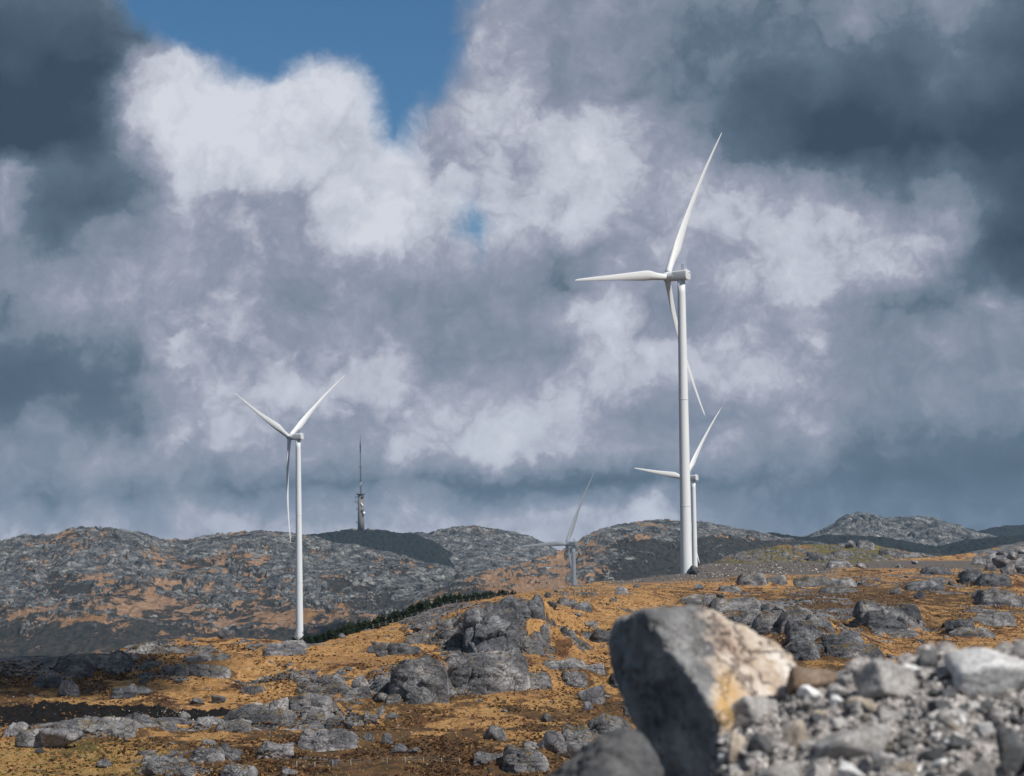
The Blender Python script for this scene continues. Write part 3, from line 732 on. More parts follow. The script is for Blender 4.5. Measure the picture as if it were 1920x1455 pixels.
for kind, n, sub in (('b', 5, 4), ('a', 6, 3)):
    for i in range(n):
        p, f = rock_shape(900+ord(kind)*10+i, sub, kind)
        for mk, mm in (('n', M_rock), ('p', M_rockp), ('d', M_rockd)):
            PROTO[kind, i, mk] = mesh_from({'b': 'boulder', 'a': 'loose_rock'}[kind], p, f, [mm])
NPRO = {'b': 5, 'a': 6}
# (x0, y0, x1, y1, kind, shade) read off the photograph, grouped by where they lie
ORD = "first second third fourth fifth sixth seventh eighth ninth tenth eleventh twelfth thirteenth fourteenth fifteenth sixteenth seventeenth eighteenth nineteenth twentieth".split()
SHADE = {'n': 'grey', 'p': 'pale grey', 'd': 'dark grey'}
NOUN = {'b': 'boulder', 'o': 'rock outcrop', 's': 'rock slab'}
NAME = {'b': 'boulder', 'a': 'loose_rock', 'o': 'rock_outcrop', 's': 'flat_rock', 'c': 'cliff'}
def bedrock(x0, y0, x1, y1, kind, shade, seed, base=None):
    """a step of bedrock: steep jointed front rounding over into a bare top that runs back into the hill"""
    W_, H_ = x1-x0, y1-y0
    g = base if base is not None else ground_at((x0+x1)/2, y1-1.5); Y = g.y; w = W_/F*Y/2; h = H_/F*Y
    r = np.random.default_rng(seed); ns = int(np.clip(W_/1.4, 22, 130)); nt = int(np.clip(H_/1.1+16, 22, 80))
    s = np.linspace(-1.0, 1.0, ns)[:, None]+np.zeros((1, nt)); t = np.linspace(0, 1, nt)[None]+np.zeros((ns, 1))
    k = 0.70; q = np.clip((t-k)/(1-k), 0, 1); a = np.clip(t/k, 0, 1)*math.pi/2
    depf = h*{'o': 0.75, 'c': 0.5, 's': 1.8}[kind]; top = max(w*0.55, h*1.2)*(1.0 if base is None else 0.5)
    e0 = np.clip(1-np.abs(s+0.10*r.normal())**r.uniform(3.0, 7.0), 0, 1)**(0.2 if kind == 'c' else 0.3)
    ridge = 1 + 0.16*fbm(s*1.5+seed, s*0+seed*0.37, 3, seed % 900) + 0.13*r.normal()*s
    env = np.clip(e0*np.clip(ridge, 0.55, 1.2), 0, 1.15)
    h = h*{'o': 0.78, 's': 0.85, 'c': 0.92}[kind]; sk_ = 0.6 if kind == 's' else 0.35; zz = -sk_*h+(1+sk_)*h*np.sin(a)**0.7*env - 0.45*h*q**2
    yy = depf*(1-np.cos(a))+q*top + w*0.42*np.abs(s)**2.4 + 0.25*w*r.normal()*s*0.5
    xx = w*1.16*s*(1-0.06*np.sin(a))
    nx_ = 0.45*s; ny_ = -np.cos(a)-0.1; nz_ = np.sin(a)+0.05; nl = np.sqrt(nx_**2+ny_**2+nz_**2)
    cs = float(np.clip(h*0.5, 0.9, 2.6)); sk = r.uniform(-0.35, 0.35)
    U = (xx+sk*t*(h+depf))/cs/1.25+seed*0.7; V_ = t*(h*1.5+depf+top*0.5)/cs*(2.0 if kind == 's' else 1.35)
    U = U+0.12*fbm(U*1.3, V_*1.3, 3, 5); V_ = V_+0.12*fbm(U*1.3+9, V_*1.3, 3, 6)
    f1, f2, ci, ta, tb, ox, oy = vorocell(U, V_, seed % 700)
    b1, b2, c2, _, _, _, _ = vorocell(U*2.7, V_*2.3, seed % 500+9)
    d = cs*(0.22*(ci-.5)+0.45*((ta-.5)*ox+(tb-.5)*oy)-0.05*f1**2-0.11*(1-sstep(f2-f1, 0.0, 0.06)) + 0.07*(c2-.5) - 0.03*(1-sstep(b2-b1, 0, 0.08)) + 0.02*fbm(U*4, V_*4, 3, 8, 0.6))
    d = d*np.clip(1.2-np.abs(s)**6, 0.1, 1)
    v = np.stack([xx+nx_/nl*d, yy+ny_/nl*d, zz+nz_/nl*d], -1).reshape(-1, 3)
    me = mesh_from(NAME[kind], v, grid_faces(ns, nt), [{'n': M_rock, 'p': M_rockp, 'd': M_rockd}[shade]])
    o = bpy.data.objects.new(NAME[kind], me); COL.objects.link(o); o.location = (g.x, g.y-0.1*h, g.z)
    return o
def place_rock(x0, y0, x1, y1, kind, shade, idx, base=None, yaw=None, deep=0.75):
    if kind in 'ba': return place_block(x0, y0, x1, y1, kind, shade, idx, base, yaw, deep)
    return bedrock(x0, y0, x1, y1, kind, shade, idx+17, base)
def place_block(x0, y0, x1, y1, kind, shade, idx, base=None, yaw=None, deep=0.75):
    cx_ = (x0+x1)/2
    g = base if base is not None else ground_at(cx_, y1-1.0)
    Y = g.y
    w = (x1-x0)/F*Y/2*1.0; h = (y1-y0)/F*Y*1.0
    o = bpy.data.objects.new(NAME[kind], PROTO[kind, idx % NPRO[kind], shade]); COL.objects.link(o)
    dep = w*deep*0.9
    hh = h*0.62          # half height: the lower part stays in the ground
    o.scale = (w*1.03, dep, hh)
    u = float(ray(cx_, y1)[0])
    yy = Y+dep*0.55
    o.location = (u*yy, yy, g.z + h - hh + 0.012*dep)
    o.rotation_euler = (0, random.uniform(-0.06, 0.06) if kind != 'b' else random.uniform(-0.15, 0.15), random.uniform(-0.25, 0.25) if yaw is None else yaw)
    return o
n_r = 0
SHORT = {}
for area, items in AREAS.items():
    for sh in 'npd':
        for kd in 'bos':
            same = sorted([t for t in items if t[4] == kd and t[5] == sh], key=lambda t: (t[0]+t[2]))
            for i, t in enumerate(same):
                n_r += 1
                o = place_rock(*t, idx=n_r*3+i)
                o['category'] = 'rock'
                what = f"{SHADE[sh]} {NOUN[kd]} {area}"
                o['label'] = what if len(same) == 1 else f"{what}, {ORD[i]} from the left" if i < len(same)-1 else f"{what}, last on the right"
                o['group'] = NOUN[kd]+"s on the hillside"
def single(t, label, idx, **kw):
    o = place_rock(*t, idx=idx, **kw); o['category'] = 'boulder' if t[4] == 'b' else 'rock'; o['label'] = label; return o
for t, lb in [((736,1236,838,1314,'c','n'), "steep cracked grey cliff, left one of the pair"), ((836,1227,984,1304,'c','n'), "wide rounded cracked cliff, right one of the pair"), ((870,1132,968,1224,'c','d'), "large dark cliff face on the grass slope above the pair of cliffs")]:
    o = single(t, lb, {736: 6, 836: 1, 870: 2}[t[0]], yaw=0.0); o['category'] = 'cliff'
single((408,1181,440,1199,'b','p'), "rounded boulder perched alone on the crest of the left mound", 1)
single((504,1309,541,1343,'b','p'), "squarish pale block standing up beside the peat strip", 6)
single((905,1360,948,1390,'b','n'), "round grey boulder alone in the dark brown hollow", 3)
for i, (t, lb) in enumerate([((1571,1018,1588,1026,'b','p'), "small pale rock on the green knoll, left of its summit rocks"), ((1584,1014,1606,1028,'b','n'), "middle rock on top of the green knoll"),
        ((1606,1009,1640,1029,'o','n'), "largest craggy rock on top of the green knoll"), ((1655,1028,1690,1040,'s','n'), "low grey slab on the green knoll, right of its summit"), ((1700,1036,1726,1044,'s','p'), "flat pale rock at the right foot of the green knoll"), ((1560,1030,1600,1042,'s','n'), "low grey slab just below the top of the green knoll"), ((1520,1036,1560,1050,'s','d'), "dark slab at the front of the green knoll")]):
    single(t, lb, i*2+1, base=surfN((t[0]+t[2])/2, t[3]))
# pale quarried rocks at the right end of the track
for i, t in enumerate([(1822,1046,1848,1060),(1842,1040,1868,1056),(1862,1046,1894,1068),(1886,1036,1912,1052),(1900,1048,1930,1066),(1846,1058,1868,1072),(1876,1060,1904,1078),(1906,1064,1934,1080),(1868,1032,1886,1042),(1900,1026,1926,1040)]):
    o = place_rock(*t, 'b', 'p', i); o.name = "quarried_rock"; o['category'] = 'rock'; o['group'] = "pale quarried rocks at the end of the track"
    o['label'] = "pale quarried rock heaped where the track ends, " + (ORD[sorted(range(10), key=lambda k: [1822,1842,1862,1886,1900,1846,1876,1906,1868,1899][k]).index(i)] + " from the left")
for i, t in enumerate([(1709,1052,1721,1060),(1678,1058,1690,1066)]):
    o = place_rock(*t, 'b', 'p', i+2); o.name = "white_stone"; o['category'] = 'stone'; o['label'] = ["white stone at the edge of the gravel track", "smaller pale stone just below the gravel track"][i]

# scattered rocks, more where the bedrock is bare
def scatter(n, seed, xr=(-60, 1980), yr=(1062, 1470), bias=0.15, power=1.5):
    r = np.random.default_rng(seed); out = []
    while len(out) < n:
        px = r.uniform(*xr); py = r.uniform(*yr)
        s0 = np.interp(px, SIL[:, 0], SIL[:, 1])
        if py < s0+4: continue
        if 1318 < py < 1362 and px < 420: continue
        if r.random() < bias + lookup(RMa, np.array(px), np.array(py))**power: out.append((px, py))
    return out
def region(px, py):
    if px < 560: return "on the heathery left mound" if py < 1320 else "around the dark peat strip" if py < 1395 else "in the yellow grass at the bottom left"
    if px < 1160: return "on the grass slope above the cliffs" if py < 1235 else "around the cracked cliffs" if py < 1330 else "in the brown heath below the cliffs"
    return "just below the gravel track" if py < 1110 else "on the slope behind the big blurred boulder" if px < 1600 else "round the grassy gully on the right"
for i, (px, py) in enumerate(scatter(120, 5)):
    kd = 'a'; w = random.uniform(6, 15)*(0.75 if py < 1150 else 1); h = w*random.uniform(0.3, 0.6)
    o = place_rock(px-w/2, py-h, px+w/2, py, kd, random.choice('nnpd'), i*5+1)
    o.name = "loose_rock"; o['category'] = 'rock'; o['group'] = "small loose rocks strewn over the hillside"; o['label'] = "small loose " + ("pale " if o.data.name[:1] and o.data.materials[0] == M_rockp else "dark " if o.data.materials[0] == M_rockd else "") + "grey rock strewn " + region(px, py)
def merged(name, pts, sizes, mat_, seed, sub=1, flat=0.7, label=None, kinds=8, parent=None, sink=0.25, extra=None, tilt=0.5):
    r = np.random.default_rng(seed); prot = [rock_shape(seed*31+k, sub, 'a') for k in range(kinds)]
    VV, FF, n0, TT = [], [], 0, []
    for i, (p, s) in enumerate(zip(pts, sizes)):
        v, f = prot[i % kinds]; a = r.uniform(0, 6.28); c_, s_ = math.cos(a), math.sin(a); tl = r.uniform(-tilt, tilt)
        q = v*np.array([1, r.uniform(0.55, 1), flat*r.uniform(0.6, 1.2)])*s
        q = np.stack([q[:, 0]*math.cos(tl)+q[:, 2]*math.sin(tl), q[:, 1], -q[:, 0]*math.sin(tl)+q[:, 2]*math.cos(tl)], 1)
        q = np.stack([q[:, 0]*c_-q[:, 1]*s_, q[:, 0]*s_+q[:, 1]*c_, q[:, 2]+s*flat*sink], 1)+np.array(p)
        VV.append(q); FF.append(f+n0); n0 += len(v); TT.append(np.full(len(v), r.random()))
    me = mesh_from(name, np.concatenate(VV), np.concatenate(FF), [mat_], smooth=False, attrs={'tone': np.concatenate(TT)})
    return link(name, me, kind='stuff', label=label, parent=parent)
def stone_tone_mat(name, stops, scale=1.0):
    m, b = new_mat(name)
    t = b.node('ShaderNodeAttribute', attribute_name='tone').outputs['Fac']
    pos = b.node('ShaderNodeNewGeometry').outputs['Position']
    c = b.ramp(t, stops)[0]
    n = b.noise(pos, 3*scale, 5, 0.65)
    c = b.mix(1.0, c, b.mix(b.map(n, 0.3, 0.7), (0.6, 0.6, 0.6), (1.3, 1.3, 1.3)), 'MULTIPLY')
    finish(b, c, 0.9, n, 0.5, 0.05/scale, spec=0.2); return m
M_rub = stone_tone_mat("loose_rubble", [(0, (0.06, 0.062, 0.068)), (0.5, (0.15, 0.15, 0.155)), (0.85, (0.26, 0.25, 0.245)), (1, (0.5, 0.47, 0.44))])
pts = []; szs = []
for px, py in scatter(1200, 9, bias=0.05, power=1.3):
    g = ground_at(px, py); pts.append(tuple(g)); szs.append(random.uniform(0.9, 3.0)/F*g.y*(0.8 if py < 1150 else 1))
merged("rubble", pts, szs, M_rub, 21, label="small broken stones strewn among the rock ledges")
pts = []; szs = []
while len(pts) < 600:                                              # stony bank of the turbine pad
    px = random.uniform(1130, 1600); py = random.uniform(1058, 1102)
    hi = np.interp(px, SIL[:, 0], SIL[:, 1]); lo = np.interp(px, [1130, 1300, 1600], [1096, 1086, 1070])
    if hi < py < lo: g = ground_at(px, py); pts.append(tuple(g)); szs.append(random.uniform(0.6, 2.0)/F*g.y)
M_bank = stone_tone_mat("bank_stones", [(0, (0.10, 0.095, 0.09)), (0.7, (0.28, 0.26, 0.25)), (0.85, (0.7, 0.66, 0.62)), (1, (0.85, 0.82, 0.8))])
merged("bank_stones", pts, szs, M_bank, 22, label="crushed pale stones on the bank of the turbine pad")
pts = []; szs = []
for _ in range(150):
    px = random.gauss(150, 130); py = random.uniform(1322, 1362)
    if random.random() < 0.5: px = random.gauss(330, 30); py = random.gauss(1340, 6)
    if px < -20 or px > 450: continue
    g = ground_at(px, py); pts.append(tuple(g)); szs.append(random.uniform(0.5, 1.6)/F*g.y)
merged("peat_stones", pts, szs, M_bank, 23, label="pale stones lying on the dark peat strip")

# heather bushes and grass tussocks
def tufts(name, n, seed, tabl, col_a, col_b, size, label, thr, xr=(-60, 1980), yr=(1060, 1475), nq=9, up=0.8, clump=0):
    r = np.random.default_rng(seed); P, S = [], []
    while len(P) < n:
        px = r.uniform(*xr); py = r.uniform(*yr)
        s0 = np.interp(px, SIL[:, 0], SIL[:, 1])
        if py < s0+1 or (1322 < py < 1358 and px < 430 and r.random() < 0.85): continue
        hv = tabl(px, py)
        if r.random() > hv: continue
        g = ground_at(px, py)
        if clump and fbm(np.array([g.x/7.0]), np.array([g.y/14.0]), 3, seed)[0] + 0.25*r.random() < clump: continue
        P.append((g.x, g.y, g.z)); S.append(r.uniform(0.5, 1.3)*size*(0.6+0.4*g.y/250))
    P = np.array(P); S = np.array(S); N = len(P)
    # every clump: nq small leaning blades fanning out of one foot
    a = r.uniform(0, 6.28, (N, nq)); ln = r.uniform(0.5, 1.1, (N, nq))*S[:, None]; rad = r.uniform(0, 0.7, (N, nq))*S[:, None]
    bx = P[:, None, 0]+np.cos(a)*rad; by = P[:, None, 1]+np.sin(a)*rad; bz = P[:, None, 2]-0.05*S[:, None]+0*a
    wv = 0.30*S[:, None]*r.uniform(0.6, 1.2, (N, nq)); b2 = a+1.57+r.uniform(-.5, .5, (N, nq))
    tx = bx+np.cos(a)*ln*0.35; ty = by+np.sin(a)*ln*0.35; tz = bz+ln*up
    v = np.stack([np.stack([bx-np.cos(b2)*wv, by-np.sin(b2)*wv, bz], -1), np.stack([bx+np.cos(b2)*wv, by+np.sin(b2)*wv, bz], -1),
                  np.stack([tx+np.cos(b2)*wv*0.6, ty+np.sin(b2)*wv*0.6, tz], -1), np.stack([tx-np.cos(b2)*wv*0.5, ty-np.sin(b2)*wv*0.5, tz*1.0], -1)], 2).reshape(-1, 3)
    f = np.arange(len(v)).reshape(-1, 4)
    m, b = new_mat(name)
    t = b.node('ShaderNodeAttribute', attribute_name='tone').outputs['Fac']
    finish(b, b.mix(t, col_a, col_b), 0.95, spec=0.05)
    tone = np.repeat(r.random((N, 1))*0.7+r.random((N, nq))*0.3, 4, axis=1).reshape(N, nq, 4) if False else np.repeat((np.repeat(r.random(N), nq)*0.7+r.random(N*nq)*0.3), 4)
    me = mesh_from(name, v, f, [m], smooth=False, attrs={'tone': tone})
    link(name, me, kind='stuff', label=label)
tufts("heather", 17000, 31, lambda x, y: 0.10+0.75*float(lookup(HMa, np.array(x), np.array(y)))**1.3, (0.028, 0.018, 0.013), (0.13, 0.068, 0.035), 0.165, "low brown heather bushes over the hillside", 0.3, clump=0.12)
tufts("dead_grass", 15000, 32, lambda x, y: 0.95-0.85*float(lookup(HMa, np.array(x), np.array(y))), (0.30, 0.165, 0.06), (0.50, 0.32, 0.145), 0.14, "tussocks of dead yellow grass over the hillside", 0.3, up=1.0)
tufts("green_shoots", 600, 33, lambda x, y: 1.0 if (x < 330 and y > 1395) else 0.02, (0.10, 0.10, 0.03), (0.33, 0.25, 0.08), 0.18, "greenish moss and grass tufts on the nearest slope", 0.3)

# ------------------------------------------------------------------ wind turbines
def simple_mat(name, col, rough=0.5, dirt=0.0, spec=0.5, scale=0.3):
    m, b = new_mat(name)
    if dirt:
        co = b.node('ShaderNodeTexCoord').outputs['Object']
        n = b.noise(b.vmath('MULTIPLY', co, (1.0, 1.0, 0.15)), scale, 6, 0.6)
        c = b.mix(b.map(n, 0.4, 0.75, 0, dirt), col, tuple(x*0.62 for x in col))
    else: c = col
    finish(b, c, rough, spec=spec); return m
M_white = simple_mat("white_tower_paint", (0.74, 0.76, 0.775), 0.45, 0.22, scale=0.5)
M_blade = simple_mat("white_blade_gelcoat", (0.76, 0.775, 0.785), 0.4, 0.08)
M_lgrey = simple_mat("light_grey_paint", (0.62, 0.64, 0.655), 0.5, 0.2)
M_dark = simple_mat("dark_metal", (0.05, 0.052, 0.055), 0.6)
def lathe(profile, seg=40, axis='z', cap=True):
    v = []; f = []
    for (r_, z_) in profile:
        for k in range(seg):
            a = 2*math.pi*k/seg
            v.append((r_*math.cos(a), r_*math.sin(a), z_) if axis == 'z' else (z_, r_*math.cos(a), r_*math.sin(a)))
    n = len(profile)
    for i in range(n-1):
        for k in range(seg):
            q = (i*seg+k, i*seg+(k+1) % seg, (i+1)*seg+(k+1) % seg, (i+1)*seg+k)
            f.append(q if axis == 'z' else q)
    if cap: f.append(tuple(range(seg))[::-1]); f.append(tuple((n-1)*seg+k for k in range(seg)))
    return v, f
def join(parts):
    V, Fc = [], []
    for v, f in parts:
        n = len(V); V += list(v); Fc += [tuple(i+n for i in q) for q in f]
    return V, Fc
def box(x0, x1, y0, y1, z0, z1):
    v = [(x, y, z) for x in (x0, x1) for y in (y0, y1) for z in (z0, z1)]
    return v, [(0, 1, 3, 2), (4, 6, 7, 5), (0, 4, 5, 1), (2, 3, 7, 6), (0, 2, 6, 4), (1, 5, 7, 3)]
def fix(me):
    bm = bmesh.new(); bm.from_mesh(me); bmesh.ops.recalc_face_normals(bm, faces=bm.faces); bm.to_mesh(me); bm.free(); return me
def sharp(me, deg=35):
    bm = bmesh.new(); bm.from_mesh(me); bmesh.ops.recalc_face_normals(bm, faces=bm.faces)
    for e in bm.edges: e.smooth = not (len(e.link_faces) == 2 and e.calc_face_angle(0) > math.radians(deg))
    bm.to_mesh(me); bm.free(); return me
RB = 56.0
def blade_mesh():
    """blade along +Z, tangential direction +Y, upwind +X"""
    ns, na = 44, 24; v = []
    for i in range(ns):
        t = (i/(ns-1))**1.0; z = 1.2 + t*(RB-1.2)
        root = 1-float(sstep(np.array(t), 0.015, 0.17))
        ch = float(np.interp(t, [0, 0.03, 0.1, 0.19, 0.3, 0.45, 0.6, 0.75, 0.9, 0.97, 1.0], [2.2, 2.2, 2.65, 3.6, 3.05, 2.25, 1.7, 1.25, 0.82, 0.55, 0.12]))
        th = float(np.interp(t, [0, 0.1, 0.2, 0.4, 0.7, 1], [1.0, 0.62, 0.34, 0.24, 0.19, 0.16]))*ch
        tw = math.radians(float(np.interp(t, [0, 0.2, 0.5, 1], [24, 15, 7, 2])))
        df = -4.2*t*1.0 + 5.5*t*t                     # coned upwind, bent back by the wind
        for k in range(na):
            a = 2*math.pi*k/na
            cy = math.cos(a)*0.5; sx = math.sin(a)*0.5
            taper = 1-0.45*max(0, math.cos(a))*(1-root)
            y = (cy*ch + ch*0.17*(1-root)); x = sx*th*taper
            y = -y; v.append((x*math.cos(tw)+y*math.sin(tw)-df, -x*math.sin(tw)+y*math.cos(tw), z))
    f = [(i*na+k, i*na+(k+1) % na, (i+1)*na+(k+1) % na, (i+1)*na+k) for i in range(ns-1) for k in range(na)]
    f += [tuple(range(na))[::-1], tuple((ns-1)*na+k for k in range(na))]
    return fix(mesh_from("blade", v, f, [M_blade]))
HUBH = 103.0; OV = 5.6                                # hub height, rotor overhang
TOW = [(1.95, -6), (1.95, 0)] + [(1.93-0.66*(k/24)**1.15, 101.3*k/24) for k in range(1, 25)]
ME_tower = mesh_from("tower", *lathe(TOW, 48), [M_white])
ME_flange = mesh_from("tower_flange", *join([lathe([(r_+0.035, z_-0.12), (r_+0.05, z_), (r_+0.035, z_+0.12)], 48) for r_, z_ in ((1.79, 27), (1.58, 62))]), [M_lgrey])
ME_blade = blade_mesh()
def nac():
    pr = []
    # rounded eight sided shell, a little taller than wide
    prof = []
    for k in range(24):
        a = 2*math.pi*(k+0.5)/24; c_, s_ = math.cos(a), math.sin(a)
        p = 5.0; rr = (abs(c_)**p+abs(s_)**p)**(-1/p)
        prof.append((c_*rr*1.58, s_*rr*1.66))
    v = []
    xs = [(-2.75, 0.80), (-2.70, 0.93), (-2.55, 0.98), (-2.3, 1.0), (2.4, 1.0)]
    for x, s in xs: v += [(x, y*s, z*s) for y, z in prof]
    f = [(i*24+k, i*24+(k+1) % 24, (i+1)*24+(k+1) % 24, (i+1)*24+k) for i in range(len(xs)-1) for k in range(24)]
    f += [tuple(range(24))[::-1], tuple((len(xs)-1)*24+k for k in range(24))]
    return v, f
ME_nac = sharp(mesh_from("nacelle", *nac(), [M_lgrey]))
ME_gen = sharp(mesh_from("generator", *lathe([(1.55, 2.43), (1.66, 2.5), (1.66, 4.2), (1.5, 4.3)], 40, 'x'), [M_white]))
ME_hub = fix(mesh_from("hub", *join([lathe([(1.35, 4.31), (1.5, 4.5), (1.55, 5.6), (1.4, 6.4), (1.0, 7.0), (0.5, 7.35), (0.05, 7.45)], 40, 'x')]), [M_white]))
ME_port = fix(mesh_from("hatch_port", *lathe([(0.22, -2.80), (0.22, -2.74)], 16, 'x'), [M_dark]))
ME_sens = fix(mesh_from("weather_mast", *join([box(-0.6, -0.52, -0.5, -0.42, 1.6, 3.6), box(-0.6, -0.52, 0.42, 0.5, 1.6, 3.4), box(-0.62, -0.5, -0.5, 0.5, 2.6, 2.68), box(-0.75, -0.37, -0.54, -0.38, 3.55, 3.68), box(-0.75, -0.37, 0.38, 0.54, 3.35, 3.48)]), [M_dark]))
ME_door = fix(mesh_from("tower_door", *box(-0.1, 0.1, -0.45, 0.45, 0.6, 2.8), [M_lgrey]))
ME_cool = fix(mesh_from("roof_vent", *box(-2.0, -1.2, -0.8, 0.8, 1.62, 1.95), [M_lgrey]))
def turbine(hub_px, Y, Rpx, theta, label, yaw_deg=145, TILT=math.radians(7)):
    Hb_ = at(hub_px[0], hub_px[1], Y)
    yaw = math.radians(yaw_deg)
    s = Rpx/F*Y/RB
    ax = Vector((math.cos(yaw), math.sin(yaw), 0))
    root = bpy.data.objects.new("wind_turbine", None); COL.objects.link(root)
    root['label'] = label; root['category'] = 'wind turbine'; root['group'] = "white wind turbines on the moor"
    base = Hb_ - ax*OV*s; base.z = Hb_.z - HUBH*s
    root.location = base; root.rotation_euler = (0, 0, yaw); root.scale = (s, s, s)
    def child(nm, me, loc=(0, 0, 0), rot=(0, 0, 0), par=None):
        o = link(nm, me, parent=par or root); o.location = loc; o.rotation_euler = rot; return o
    tw = child("tower", ME_tower); child("tower_flange", ME_flange, par=tw); 
    d = child("tower_door", ME_door, (-1.9, 0, 0), par=tw)
    n = child("nacelle", ME_nac, (0, 0, HUBH)); child("hatch_port", ME_port, (0, -0.55, 0.75), par=n); child("weather_mast", ME_sens, (0, 0, 0), par=n); child("roof_vent", ME_cool, par=n)
    child("generator", ME_gen, (0, 0, HUBH)); child("hub", ME_hub, (0, 0, HUBH))
    for k in range(3):
        th = math.radians(theta+120*k)
        # rotor frame: tilt about Y, then spin about the shaft (local X)
        M = Matrix.Translation((OV, 0, HUBH)) @ Matrix.Rotation(-TILT, 4, 'Y') @ Matrix.Rotation(SPIN*th, 4, 'X')
        b_ = link("blade", ME_blade, parent=root); b_.matrix_local = M
    return root
# u (to the right of the picture, away) is +90 deg clockwise of the shaft: spin sign below turns blades that way
SPIN = 1.0
T1 = turbine((1250, 519), 824, 318.6, 24.0, "tallest white wind turbine, nearest to the camera, standing beside a dark rock", 144.9, math.radians(8.6))
T2 = turbine((542.5, 819.5), 1276, 200.8, 51.4, "white wind turbine standing alone on the left, foot behind young pines", 150, math.radians(7))
T3 = turbine((1284.6, 896.5), 1442, 179.7, 35.0, "smaller white wind turbine half hidden behind the tallest tower", 143, math.radians(8.3))
T4 = turbine((1062, 1020), 1640, 158.9, 28.35, "small shaded bluish wind turbine low in front of the far hill", 143.5, math.radians(5.1))

# ------------------------------------------------------------------ radio mast
Ym = 3120.0
mb = surfC(677, 994)
Ym = mb.y; mpx = Ym/F
M_conc = simple_mat("weathered_concrete", (0.20, 0.19, 0.18), 0.85, 0.35, scale=0.12, spec=0.2)
M_steel = simple_mat("mast_steel", (0.085, 0.09, 0.10), 0.6)
M_dish = simple_mat("white_dish", (0.85, 0.86, 0.87), 0.35)
root = bpy.data.objects.new("radio_mast", None); COL.objects.link(root)
root['label'] = "concrete radio tower with white dishes and a tall thin lattice antenna on the dark hill"; root['category'] = "radio mast"
zt = at(677, 927, Ym).z; ztop = at(674.5, 815, Ym).z
root.location = (mb.x, mb.y, mb.z-2); H1 = zt-mb.z+2; H2 = ztop-zt
link("concrete_shaft", mesh_from("concrete_shaft", *lathe([(4.6, 0), (4.2, H1*0.3), (4.0, H1)], 28), [M_conc]), parent=root)
pl = link("platform", sharp(mesh_from("platform", *join([lathe([(5.6, H1-0.3), (5.8, H1+0.6), (5.6, H1+0.7)], 24)]), [M_steel])), parent=root)
def bar(p, q, r_, n=5):
    p, q = Vector(p), Vector(q); d = (q-p); a = d.orthogonal().normalized(); b_ = d.cross(a).normalized()
    v = [tuple(c_+a*math.cos(6.283*k/n)*r_+b_*math.sin(6.283*k/n)*r_) for c_ in (p, q) for k in range(n)]
    return v, [(k, (k+1) % n, n+(k+1) % n, n+k) for k in range(n)] + [tuple(range(n))[::-1], tuple(range(n, 2*n))]
rail = [bar((6*math.cos(a), 6*math.sin(a), H1+0.6), (6*math.cos(a), 6*math.sin(a), H1+2.4), 0.12) for a in np.linspace(0, 6.28, 13)[:-1]]
link("railing", mesh_from("railing", *join(rail), [M_steel]), parent=pl)
for k, (zz, rr) in enumerate([(0.93, 6.6), (0.80, 7.2), (0.60, 6.0), (0.24, 6.2)]):
    link("antenna_bracket", mesh_from("antenna_bracket", *join([bar((-rr, 0.5, H1*zz), (-3.5, 0, H1*zz), 0.25), bar((-rr, 0.5, H1*zz-1.8), (-rr, 0.5, H1*zz+1.8), 0.3), bar((rr*0.8, -2, H1*zz+1), (3, -2, H1*zz+1), 0.2)]), [M_steel]), parent=root)
lat = []
z0 = H1+0.6; z1 = H1+H2*0.78
N = 30; rad = lambda t: 1.15*(1-t)+0.55*t
for c_ in range(3):
    a = c_*2.094+0.5
    lat.append(bar((rad(0)*math.cos(a), rad(0)*math.sin(a), z0), (rad(1)*math.cos(a), rad(1)*math.sin(a), z1), 0.20))
    b_ = a+2.094
    for i in range(N):
        t0, t1 = i/N, (i+1)/N; p_, q_ = (a, b_) if i % 2 else (b_, a)
        lat.append(bar((rad(t0)*math.cos(p_), rad(t0)*math.sin(p_), z0+(z1-z0)*t0), (rad(t1)*math.cos(q_), rad(t1)*math.sin(q_), z0+(z1-z0)*t1), 0.11, 4))
link("lattice_mast", mesh_from("lattice_mast", *join(lat), [M_steel]), parent=root)
link("antenna_pole", mesh_from("antenna_pole", *join([lathe([(0.75, z1-6), (0.85, z1+H2*0.09), (0.45, z1+H2*0.10)], 10), lathe([(0.28, z1+H2*0.1), (0.22, H1+H2)], 8)]), [M_steel]), parent=root)
for t, r_ in ((0.46, 2.6), (0.71, 1.7), (0.80, 1.6)):
    link("mast_ring", mesh_from("mast_ring", *lathe([(r_*0.6, H1+H2*t), (r_, H1+H2*t+0.1), (r_, H1+H2*t+0.5), (r_*0.6, H1+H2*t+0.6)], 14), [M_steel]), parent=root)
dm, df_ = lathe([(0.1, 0.55), (0.6, 0.45), (1.0, 0.12), (1.02, 0.0), (1.0, -0.25), (0.1, -0.3)], 20, 'x')
dish = mesh_from("dish", dm, df_, [M_dish]); dishd = mesh_from("dish", dm, df_, [M_steel])
for (dx_, dz_, r_, dk) in ((1.0, 0.745, 1.25, 0), (2.2, 0.70, 1.3, 0), (2.8, 0.93, 1.9, 1), (2.3, 0.55, 2.0, 1), (4.3, 0.49, 1.75, 0), (3.6, 0.43, 1.2, 1), (-3.6, 0.77, 1.1, 1)):
    o = link("dish", dishd if dk else dish, parent=root); o.location = (dx_, -4.2, H1*dz_); o.scale = (r_,)*3; o.rotation_euler = (0, 0, math.radians(-100+dx_*9))
for dz_ in (0.16, 0.19):
    o = link("dish", dish, parent=root); o.location = (0.6 if dz_ > .17 else -0.3, -1.4, H1+H2*dz_); o.scale = (0.8,)*3; o.rotation_euler = (0, 0, math.radians(-95))
